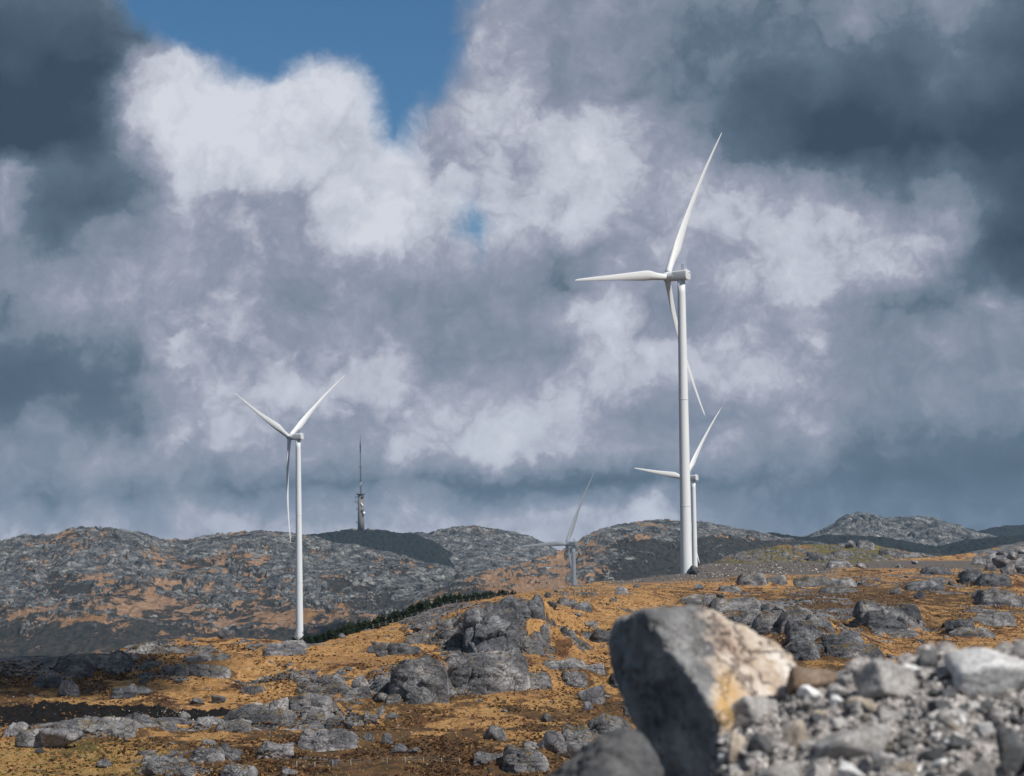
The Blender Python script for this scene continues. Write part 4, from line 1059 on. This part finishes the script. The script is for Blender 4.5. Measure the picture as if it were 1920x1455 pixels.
for dx_, dy_ in ((95, -20), (-90, -30)):
    link("guy_wire", mesh_from("guy_wire", *bar((0, 0, H1+H2*0.46), (dx_, dy_, 1), 0.07, 4), [M_steel]), parent=root)
# flat roofed service hut and wall at the foot
hut = link("service_hut", mesh_from("service_hut", *join([box(-14, -5.5, -3, 3, 0, 3.6), box(5.5, 20, -2, 2, 0, 2.4)]), [M_conc])); hut.location = root.location
hut['label'] = "low service hut beside the foot of the radio tower"; hut['category'] = "hut"

# ------------------------------------------------------------------ young pines behind the ridge
def leaf_mat(name, a, b2):
    m, b = new_mat(name)
    r = b.node('ShaderNodeObjectInfo').outputs['Random']
    t = b.node('ShaderNodeAttribute', attribute_name='tone').outputs['Fac']
    c = b.mix(b.math('ADD', b.math('MULTIPLY', r, 0.4), b.math('MULTIPLY', t, 0.6)), a, b2)
    finish(b, c, 0.85, spec=0.1); return m
M_pine = leaf_mat("pine_needles", (0.018, 0.036, 0.022), (0.060, 0.085, 0.045))
M_bark = simple_mat("bark", (0.09, 0.065, 0.05), 0.95, spec=0.1)
M_birch = simple_mat("birch_bark", (0.62, 0.62, 0.60), 0.8, spec=0.2)
def pine_crown(seed):
    r = np.random.default_rng(seed); v = []; tone = []
    for lev in range(9):
        t = lev/8; z = 0.12+0.83*t; R_ = 0.34*(1-t)**0.85+0.03
        n = int(9-4*t)
        for k in range(n):
            a = 6.28*k/n+r.uniform(-.4, .4); L = R_*r.uniform(0.65, 1.2); up = r.uniform(-0.02, 0.09); w_ = L*0.42
            tip = np.array([math.cos(a)*L, math.sin(a)*L, z+up]); s = np.array([-math.sin(a), math.cos(a), 0])*w_
            mid = np.array([math.cos(a)*L*0.45, math.sin(a)*L*0.45, z+up*0.3+0.03])
            v += [np.array([0, 0, z+0.05]), mid-s, tip, mid+s]; tone += [r.random()]*4
            v += [np.array([0, 0, z-0.02]), mid-s*0.3-np.array([0, 0, 0.07]), tip-np.array([0, 0, 0.03]), mid+s*0.3+np.array([0, 0, 0.06])]; tone += [r.random()*0.6]*4
    v += [np.array([-.02, 0, .88]), np.array([.02, 0, .88]), np.array([.005, 0, 1.02]), np.array([-.005, 0, 1.02])]; tone += [.5]*4
    v = np.array(v)
    return mesh_from("crown", v, np.arange(len(v)).reshape(-1, 4), [M_pine], smooth=False, attrs={'tone': np.array(tone)})
CR = [pine_crown(k) for k in range(6)]
TR = fix(mesh_from("trunk", *lathe([(0.03, -0.15), (0.022, 0.3), (0.004, 0.95)], 6), [M_bark]))
def sil_ground(px, back):
    u = float(ray(px, float(np.interp(px, SIL[:, 0], SIL[:, 1])))[0])
    k = int(np.clip(np.searchsorted(u_c, u), 1, NU-1)); Y = Ysil[k]+back
    return Vector((u*Y, Y, ground_z(u*Y, Y)))
n_t = 0
pos_t = sorted([(random.uniform(548, 968), random.choice((0.5, 2, 4, 8, 12, 18))) for _ in range(295)])
for px, bk in pos_t:
    g = sil_ground(px, bk*1.0+random.uniform(0, 4))
    full = float(np.interp(px, [548, 575, 640, 760, 860, 930, 968], [5, 10, 14, 15, 13, 8, 4]))
    h = (full+bk*0.12)/F*g.y*random.choice((0.6, 0.8, 0.9, 1.0, 1.1, 1.3))+0.4
    root = bpy.data.objects.new("pine_tree", None); COL.objects.link(root); root.location = (g.x, g.y, g.z-0.1)
    root.scale = (h*random.uniform(1.2, 2.1),)*2+(h,); root.rotation_euler = (0, 0, random.uniform(0, 6.28))
    root['category'] = "pine tree"; root['group'] = "young pines planted behind the ridge"
    root['label'] = ("shorter" if h < 1.5 else "taller") + " dark green pine in the planted band " + ("beside the left turbine's foot" if px < 640 else "behind the grassy ridge, lower half" if px < 760 else "behind the grassy ridge, upper half" if px < 880 else "at its thin upper end")
    link("crown", random.choice(CR), parent=root); link("trunk", TR, parent=root)
# bare pale birch in front of the left tower's foot
g = sil_ground(559, 2)
def branching(seed, h):
    r = random.Random(seed); parts = [bar((0, 0, -0.3), (0.05*h, 0, 0.95*h), 0.022*h, 5)]
    for k in range(34):
        z = h*r.uniform(0.1, 0.9); a = r.uniform(0, 6.28); L = h*r.uniform(0.14, 0.42)*(1.1-z/h)
        e = (math.cos(a)*L, math.sin(a)*L, z+L*r.uniform(0.6, 1.2)); parts.append(bar((0.05*z, 0, z), e, 0.009*h, 4))
        for q in range(3):
            a2 = a+r.uniform(-1, 1); s = r.uniform(0.4, 0.9); m_ = (0.05*z*(1-s)+e[0]*s, e[1]*s, z*(1-s)+e[2]*s)
            parts.append(bar(m_, (m_[0]+math.cos(a2)*L*0.4, m_[1]+math.sin(a2)*L*0.4, m_[2]+L*0.4), 0.006*h, 3))
    return join(parts)
hb = 26/F*g.y
bt = link("birch_tree", mesh_from("birch_tree", *branching(3, hb), [M_birch]), label="bare whitish sapling in front of the left turbine's foot", cat="tree"); bt.location = g

# ------------------------------------------------------------------ fences
M_post = simple_mat("grey_fence_post", (0.23, 0.21, 0.19), 0.9, spec=0.1)
M_wire = simple_mat("fence_wire", (0.2, 0.2, 0.2), 0.6)
def fence(pts, hgt, rad_, label, wires=True):
    rt = bpy.data.objects.new("fence", None); COL.objects.link(rt); rt['label'] = label; rt['category'] = "fence"
    rt.location = pts[0]
    pm = fix(mesh_from("fence_post", *join([box(-rad_, rad_, -rad_, rad_, -0.4, hgt)]), [M_post]))
    for p in pts:
        o = link("fence_post", pm, parent=rt); o.location = Vector(p)-Vector(pts[0]); o.rotation_euler = (random.uniform(-.06, .06), random.uniform(-.08, .08), 0); o.scale = (1, 1, random.uniform(0.88, 1.1))
    if wires:
        for f_ in (0.55, 0.92):
            link("wire", mesh_from("wire", *join([bar(Vector(a)-Vector(pts[0])+Vector((0, 0, hgt*f_)), Vector(b_)-Vector(pts[0])+Vector((0, 0, hgt*f_)), 0.012, 3) for a, b_ in zip(pts, pts[1:])]), [M_wire]), parent=rt)
def on_track(px, Y):
    u = float(ray(px, 1052)[0]); return Vector((u*Y, Y, ground_z(u*Y, Y)))
fence([on_track(px, 945+8*math.sin(px/60)) for px in range(1316, 1712, 12)], 1.25, 0.07, "wire fence along the track in front of the green knoll")
fence([on_track(px, 930+6*math.sin(px/50)) for px in range(1728, 1960, 12)], 1.25, 0.07, "wire fence along the crest at the right edge")
fence([tuple(ground_at(px, 1436+5*math.sin(px/70))) for px in range(556, 880, 34)], 0.45, 0.035, "short wire fence across the brown heath at the bottom")
fence([tuple(ground_at(px, float(np.interp(px, SIL[:, 0], SIL[:, 1]))+2.5)) for px in range(700, 968, 12)], 0.7, 0.028, "low fence in front of the band of young pines")

# ------------------------------------------------------------------ blurred stone heap close to the camera
PT = np.array([(1000, 1640), (1240, 1610), (1322, 1500), (1338, 1400), (1352, 1350), (1410, 1318), (1480, 1292), (1560, 1268), (1600, 1250), (1660, 1240), (1700, 1232), (1780, 1216), (1860, 1222), (1920, 1208), (2100, 1195), (2500, 1240), (2900, 1500), (3100, 1900)], float)
npx, nt_ = 460, 200
pp = np.linspace(1000, 3100, npx); tt = np.linspace(0, 1, nt_)
PT[4:, 1] += 9
tp = np.interp(pp, PT[:, 0], PT[:, 1])
bot_ = np.maximum(1750, tp+60)[:, None]
rw = bot_ + (tp[:, None]-bot_)*tt[None]
Yp = 11.4 + (15.0-11.4)*tt[None]**1.15 + 0*rw
_, vp = ray(np.repeat(pp[:, None], nt_, 1), rw)
up = np.array([ray(q, 1300)[0] for q in pp])
Xp = up[:, None]*Yp; Zp = vp*Yp
nb = 30
bk = 15.0+np.linspace(0, 1, nb+1)[None, 1:]*9 + 0*up[:, None]; zb = Zp[:, -1:]-0.05*(bk-15.0)-0.16*(bk-15.0)**1.3
fr = np.linspace(2.0, 11.4, 25)[None, :-1] + 0*up[:, None]; zf = Zp[:, :1]+(11.4-fr)*0.02
Yp = np.concatenate([fr, Yp, bk], 1); Zp = np.concatenate([zf, Zp, zb], 1); Xp = up[:, None]*Yp
f1, f2, ci = voronoi(Xp/0.16, Yp/0.2, 61); g1, g2, c2 = voronoi(Xp/0.05, Yp/0.06, 62)
Zp2 = Zp + 0.05*fbm(Xp/0.4, Yp/0.5, 3, 63) + 0.10*ci*(1-f1**2)-0.06*(1-sstep(f2-f1, 0, .15)) + 0.022*c2*(1-g1)
def grit_mat():
    m, b = new_mat("gravel")
    pos = b.node('ShaderNodeNewGeometry').outputs['Position']
    v1 = b.node('ShaderNodeTexVoronoi'); b.put(v1.inputs['Vector'], pos); v1.inputs['Scale'].default_value = 32
    v2 = b.node('ShaderNodeTexVoronoi'); b.put(v2.inputs['Vector'], pos); v2.inputs['Scale'].default_value = 90
    g1_ = b.sep(v1.outputs['Color'])[0]; g2_ = b.sep(v2.outputs['Color'])[0]
    c = b.ramp(b.math('ADD', b.math('MULTIPLY', g1_, 0.6), b.math('MULTIPLY', g2_, 0.4)), [(0.1, (0.13, 0.12, 0.118)), (0.5, (0.34, 0.315, 0.305)), (0.8, (0.52, 0.48, 0.455)), (0.95, (0.72, 0.68, 0.65))])[0]
    h = b.math('ADD', b.math('SUBTRACT', 1.0, v1.outputs['Distance']), b.math('MULTIPLY', b.math('SUBTRACT', 1.0, v2.outputs['Distance']), 0.5))
    finish(b, c, 0.9, h, 0.9, 0.02, spec=0.2); return m
M_grit = grit_mat()
link("gravel_heap", mesh_from("gravel_heap", np.stack([Xp, Yp, Zp2], -1).reshape(-1, 3), grid_faces(npx, Yp.shape[1]), [M_grit]), kind="structure", label="heap of grey crushed stone close to the camera")
VP = Zp2/Yp
def heap_at(px, py):
    u, v = ray(px, py); k = int(np.clip(np.searchsorted(up, float(u)), 0, npx-1))
    hit = np.nonzero(VP[k, 24:24+nt_] >= float(v))[0]; j = 24+(hit[0] if len(hit) else nt_-1)
    return Vector((float(u)*Yp[k, j], Yp[k, j], Zp2[k, j]))
# stone prototypes
HS = {}
def near_rock_mat(name, stops, scale=6.0):
    return rock_mat(name, gain=1.0, scale=scale, stops=stops, bump=0.06, crack=0.25)
MS = {'g': near_rock_mat("crushed_grey_stone", [(0.28, (0.19, 0.185, 0.18)), (0.5, (0.40, 0.385, 0.375)), (0.72, (0.62, 0.60, 0.585))]),
      'w': near_rock_mat("white_stone_face", [(0.28, (0.50, 0.50, 0.50)), (0.45, (0.76, 0.755, 0.75)), (0.7, (0.88, 0.875, 0.87))]),
      't': near_rock_mat("tan_stone", [(0.28, (0.24, 0.20, 0.15)), (0.5, (0.42, 0.36, 0.29)), (0.72, (0.60, 0.54, 0.47))]),
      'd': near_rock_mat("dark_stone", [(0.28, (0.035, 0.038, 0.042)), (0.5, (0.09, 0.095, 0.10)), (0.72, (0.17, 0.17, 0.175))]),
      'b': near_rock_mat("brown_stone", [(0.28, (0.035, 0.024, 0.018)), (0.5, (0.15, 0.10, 0.065)), (0.72, (0.36, 0.28, 0.21))])}
for k in MS:
    for i in range(6):
        p, f = rock_shape(400+i, 4, 'a'); HS[k, i] = mesh_from("stone", p, f, [MS[k]])
def heap_stone(x0, y0, x1, y1, mk, i, deep=0.8, dy=0.0, rot=0.0):
    g = heap_at((x0+x1)/2, y1-(y1-y0)*0.25); Y = g.y+dy
    w = (x1-x0)/F*Y/2; h = (y1-y0)/F*Y/2
    o = bpy.data.objects.new("stone", HS[mk, i % 6]); COL.objects.link(o)
    o.scale = (w*1.05, w*deep, h*1.05); c_ = at((x0+x1)/2, (y0+y1)/2, Y+w*deep*0.35); o.location = c_; o.rotation_euler = (0, rot, random.uniform(-.2, .2))
    o['category'] = 'stone'; return o
SPEC = [((1780,1214,1950,1326),'w',0,"big white stone at the right end of the heap",-0.1),((1880,1203,1945,1246),'g',1,"light grey stone behind the big white one",0),
 ((1598,1238,1724,1326),'g',2,"rounded grey stone on the heap's crest with a bright edge",0.1),((1478,1250,1572,1306),'b',3,"brown weathered stone wedged between the big boulder and the heap",0),
 ((1580,1306,1642,1336),'t',4,"flat cream stone in the middle of the heap",0.1),((1528,1360,1668,1434),'g',5,"broad angular grey stone low in the middle of the heap",0.0),
 ((1684,1372,1722,1404),'g',0,"small pale triangular stone right of the broad angular one",0.3),((1824,1350,1866,1382),'w',1,"white splinter of stone above a dark hollow",0.6),
 ((1362,1305,1470,1375),'g',2,"lumpy grey stone against the right side of the big boulder",0),((1366,1372,1398,1440),'t',3,"upright buff stone below the lumpy grey one",0.1),
 ((1468,1350,1514,1418),'t',4,"tan stone leaning left of the broad angular one",0.5),((1420,1432,1500,1475),'g',5,"pale grey stone at the heap's lower left",0),
 ((1570,1432,1625,1475),'w',0,"whitish stone at the bottom below the broad angular one",0.2),((1772,1218,1810,1240),'t',1,"small tan stone on the crest by the big white one",0),
 ((1786,1230,1812,1250),'w',2,"small white stone at the left corner of the big white one",0),((1690,1245,1730,1268),'w',3,"white stone right of the rounded crest stone",0),
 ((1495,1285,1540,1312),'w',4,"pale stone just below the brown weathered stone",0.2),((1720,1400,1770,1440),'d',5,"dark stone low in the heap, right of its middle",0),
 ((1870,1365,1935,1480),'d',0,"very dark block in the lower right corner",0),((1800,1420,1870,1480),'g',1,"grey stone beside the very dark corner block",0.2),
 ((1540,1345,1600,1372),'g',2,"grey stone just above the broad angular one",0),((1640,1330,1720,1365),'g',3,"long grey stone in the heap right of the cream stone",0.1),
 ((1400,1375,1450,1420),'d',4,"dark stone right of the upright buff stone",0),((1735,1290,1775,1312),'d',5,"small dark stone left of the big white one",0.2)]
for t, mk, i, lb, rt in SPEC:
    o = heap_stone(*t, mk, i, rot=rt); o['label'] = lb
rs = np.random.default_rng(44)
k = 0
while k < 210:
    px = rs.uniform(1350, 1960); py = rs.uniform(1215, 1475); w = rs.uniform(9, 32)*(1 if rs.random() < .8 else 1.5); h = w*rs.uniform(0.5, 0.9)
    if py-h*0.5 < np.interp(px, PT[:, 0], PT[:, 1])+2: continue
    if any(t[0]-4 < px < t[2]+4 and t[1]-2 < py < t[3]+2 for t, *_ in SPEC): continue
    mk_ = str(rs.choice(list("gggwtddgg"))); o = heap_stone(px-w/2, py-h, px+w/2, py, mk_, k, rot=rs.uniform(-.5, .5))
    o['label'] = f"small broken {({'g': 'grey', 'w': 'white', 't': 'tan', 'd': 'dark'})[mk_]} stone in the near heap, " + ("by the big boulder" if px < 1480 else "below its middle crest" if px < 1680 else "under the big white stone") + (", upper part" if py < 1330 else ", middle height" if py < 1400 else ", bottom part"); o['group'] = "small broken stones of the near heap"; k += 1
pts = []; szs = []
while len(pts) < 4000:
    px = rs.uniform(1330, 1990); py = rs.uniform(1205, 1500)
    if py < np.interp(px, PT[:, 0], PT[:, 1])+1: continue
    pts.append(tuple(heap_at(px, py))); szs.append(rs.uniform(1.2, 5.6)/F*14)
M_chip = stone_tone_mat("stone_chips", [(0, (0.035, 0.036, 0.04)), (0.22, (0.24, 0.23, 0.225)), (0.65, (0.46, 0.43, 0.41)), (0.85, (0.68, 0.64, 0.61)), (1, (0.8, 0.78, 0.75))], scale=8)
merged("stone_chips", pts, szs, M_chip, 45, label="grey stone chips covering the heap", flat=0.8)

# the big boulder and the low rock beside it, close to the camera
def hull_rock(name, pts_, sub, seed, mat_, label, smooth=22.0, rough=0.02, back=0.7):
    P = [at(px, py, Y) for px, py, Y in pts_]
    P += [p+Vector((0.02, back, -0.05)) for p in P]
    bm = bmesh.new(); vs_ = [bm.verts.new(p) for p in P]; bmesh.ops.convex_hull(bm, input=vs_)
    bm.normal_update(); c0 = sum((np.array(p) for p in P), np.zeros(3))/len(P)
    N_, H_ = [], []
    for f_ in bm.faces:
        n = np.array(f_.normal); h = float(n @ (np.array(f_.verts[0].co)-c0))
        if h < 0: n, h = -n, -h
        N_.append(n); H_.append(h)
    bm.free(); N_ = np.array(N_); H_ = np.array(H_)
    d, f = ICO[sub]; q = np.minimum(H_[None]/np.maximum(d @ N_.T, 0.03), 3.0); s = 60.0/max(H_.max(), .01)
    k = smooth/np.median(H_); R = q.min(1)-np.log(np.exp(-k*(q-q.min(1)[:, None])).sum(1))/k
    p = d*R[:, None]; off = seed*3.7
    R = R + rough*(1.4*fbm3(p*3+off, 4, seed)+0.5*fbm3(p*14+off, 3, seed+4))
    a1, a2, ci_ = voronoi3(p*4.2+0.6*np.stack([perlin3(p*3+off+j, seed+j) for j in range(3)], 1), seed)
    R = R + rough*(1.3*(ci_-.5)-0.9*(1-sstep(a2-a1, 0, .1)))
    p = d*R[:, None]
    me = mesh_from(name, p, f, [mat_]); o = link(name, me, label=label, cat="boulder" if name == "boulder" else "rock"); o.location = c0
    return o
def big_mat():
    m, b = new_mat("split_boulder")
    pos = b.node('ShaderNodeNewGeometry').outputs['Position']
    x, y, z = b.sep(pos)
    n1 = b.noise(pos, 3.0, 7, 0.6); n2 = b.noise(b.vmath('ADD', pos, (4, 4, 4)), 9.0, 6, 0.65)
    grey = b.ramp(n1, [(0.3, (0.07, 0.074, 0.08)), (0.5, (0.25, 0.25, 0.255)), (0.7, (0.46, 0.455, 0.45))])[0]
    pale = b.ramp(n1, [(0.3, (0.36, 0.27, 0.23)), (0.42, (0.52, 0.43, 0.35)), (0.53, (0.68, 0.61, 0.54)), (0.68, (0.80, 0.765, 0.72))])[0]
    pale = b.mix(b.map(n2, 0.5, 0.7, 0, 0.5), pale, (0.28, 0.21, 0.17))
    strk = b.noise(b.vmath('MULTIPLY', b.vmath('ADD', pos, b.vmath('SCALE', b.noise(pos, 2.0, 3, out=1), scale=0.25)), (1.0, 1.0, 0.16)), 11.0, 5, 0.6)
    pale = b.mix(b.map(strk, 0.50, 0.70, 0, 0.65), pale, (0.40, 0.27, 0.15))
    vein = b.map(b.math('ABSOLUTE', b.math('SUBTRACT', b.noise(b.vmath('ADD', pos, (8, 8, 1)), 2.4, 5, 0.6), 0.5)), 0.0, 0.02)
    pale = b.mix(vein, (0.20, 0.16, 0.14), pale)
    grey = b.mix(b.map(vein, 0, 1, 0.5, 0), grey, (0.5, 0.48, 0.46))
    pt, pb = at(1306, 1150, 15.1), at(1335, 1345, 14.8)          # the seam between grey and quartz
    sl = (pb.x-pt.x)/(pb.z-pt.z)
    d_ = b.math('SUBTRACT', x, b.math('ADD', b.math('MULTIPLY', b.math('SUBTRACT', z, pt.z), sl), pt.x))
    d_ = b.math('ADD', d_, b.math('ADD', b.math('MULTIPLY', b.math('SUBTRACT', n1, 0.5), 0.5), b.math('MULTIPLY', b.math('SUBTRACT', n2, 0.5), 0.2)))
    side = b.map(d_, -0.04, 0.09, 0, 1, True)
    c = b.mix(side, grey, pale)
    s0 = at(1362, 1312, 14.8)                                      # rusty stain low on the pale face
    sx = b.math('SUBTRACT', b.math('ADD', x, b.math('MULTIPLY', b.math('SUBTRACT', n2, 0.5), 0.16)), s0.x); sz = b.math('SUBTRACT', z, s0.z)
    st = b.math('ADD', b.math('MULTIPLY', b.math('MULTIPLY', sx, sx), 60), b.math('MULTIPLY', b.math('MULTIPLY', sz, sz), 26))
    st = b.math('MULTIPLY', b.map(st, 0.0, 1.3, 1, 0, True), b.map(n2, 0.35, 0.6, 0.5, 1))
    c = b.mix(b.math('MULTIPLY', st, side), c, (0.56, 0.36, 0.16))
    finish(b, c, 0.85, b.math('ADD', b.math('ADD', n1, b.math('MULTIPLY', n2, 0.6)), b.math('MULTIPLY', vein, 0.3)), 0.9, 0.09, spec=0.25); return m
M_big = big_mat()
BQ = [(1163,1162,15.5),(1212,1144,15.15),(1300,1138,15.3),(1338,1142,15.35),(1400,1174,15.45),(1490,1228,15.6),
   (1236,1195,14.98),(1292,1262,14.75),(1352,1350,14.5),(1352,1500,14.6),(1147,1198,15.65),(1150,1245,15.65),(1192,1335,15.45),(1262,1520,15.1),(1496,1300,15.35),(1480,1500,15.4)]
big = hull_rock("boulder", BQ, 6, 5, M_big, "big blurred boulder close by, pinkish white face with rust stain, dark left side", smooth=75.0, rough=0.03)
low = hull_rock("low_rock", [(1005,1470,13.6),(1060,1425,13.5),(1110,1395,13.4),(1165,1368,13.4),(1195,1372,13.4),(1225,1410,13.3),(1250,1480,13.1),(1120,1560,12.7),(980,1560,13.2),(1260,1560,13.0)],
   5, 9, near_rock_mat("low_grey_rock", [(0.28, (0.06, 0.062, 0.068)), (0.5, (0.15, 0.15, 0.155)), (0.72, (0.30, 0.28, 0.27))], 4.0), "low grey blurred rock at the bottom, left of the big boulder", smooth=30.0, rough=0.03)
low['category'] = "rock"

# ------------------------------------------------------------------ thin air haze
m, b = new_mat("haze")
vol = b.node('ShaderNodeVolumePrincipled'); vol.inputs['Color'].default_value = (0.50, 0.74, 1.0, 1); vol.inputs['Density'].default_value = 4.6e-5; vol.inputs['Anisotropy'].default_value = 0.1
o_ = b.node('ShaderNodeOutputMaterial'); b.l.new(vol.outputs[0], o_.inputs['Volume'])
hz = link("haze", mesh_from("haze", *box(-7600, 7600, -450, 9400, -125, 190), [m], smooth=False), kind="stuff", label="thin blue air haze over the moor")

# two unseen clouds added to cast shade: one on the low turbine, one on the left mound
def cloud_mat(name, clear):
    m, b = new_mat(name)
    df = b.node('ShaderNodeBsdfDiffuse'); df.inputs[0].default_value = (0.85, 0.86, 0.88, 1)
    tl = b.node('ShaderNodeBsdfTranslucent'); tl.inputs[0].default_value = (0.8, 0.82, 0.86, 1)
    ms = b.node('ShaderNodeMixShader'); ms.inputs[0].default_value = 0.35
    b.l.new(df.outputs[0], ms.inputs[1]); b.l.new(tl.outputs[0], ms.inputs[2])
    tr_ = b.node('ShaderNodeBsdfTransparent'); m2 = b.node('ShaderNodeMixShader'); m2.inputs[0].default_value = clear
    b.l.new(ms.outputs[0], m2.inputs[1]); b.l.new(tr_.outputs[0], m2.inputs[2])
    o_ = b.node('ShaderNodeOutputMaterial'); b.l.new(m2.outputs[0], o_.inputs[0]); return m
dv, ff = ICO[5]
for tgt, alt, size, clear, sd, lb in ((at(1062, 1010, 1640), 440, (150, 105, 42), 0.5, 70, "thin small white cloud above the valley"), (Vector((-84, 262, -12)), 340, (44, 24, 14), 0.35, 75, "small white cloud above the left mound")):
    pc = dv*(1+0.35*fbm3(dv*1.6+3, 5, sd))[:, None]*np.array(size)
    cl = link("cloud", mesh_from("cloud", pc, ff, [cloud_mat("cloud_white", clear)]), kind="stuff", label=lb); cl.location = tgt + SUN_DIR*(alt/SUN_DIR.z)
for o in list(sc.objects):
    if o.get('category') and not o.get('kind'): o['kind'] = 'thing'
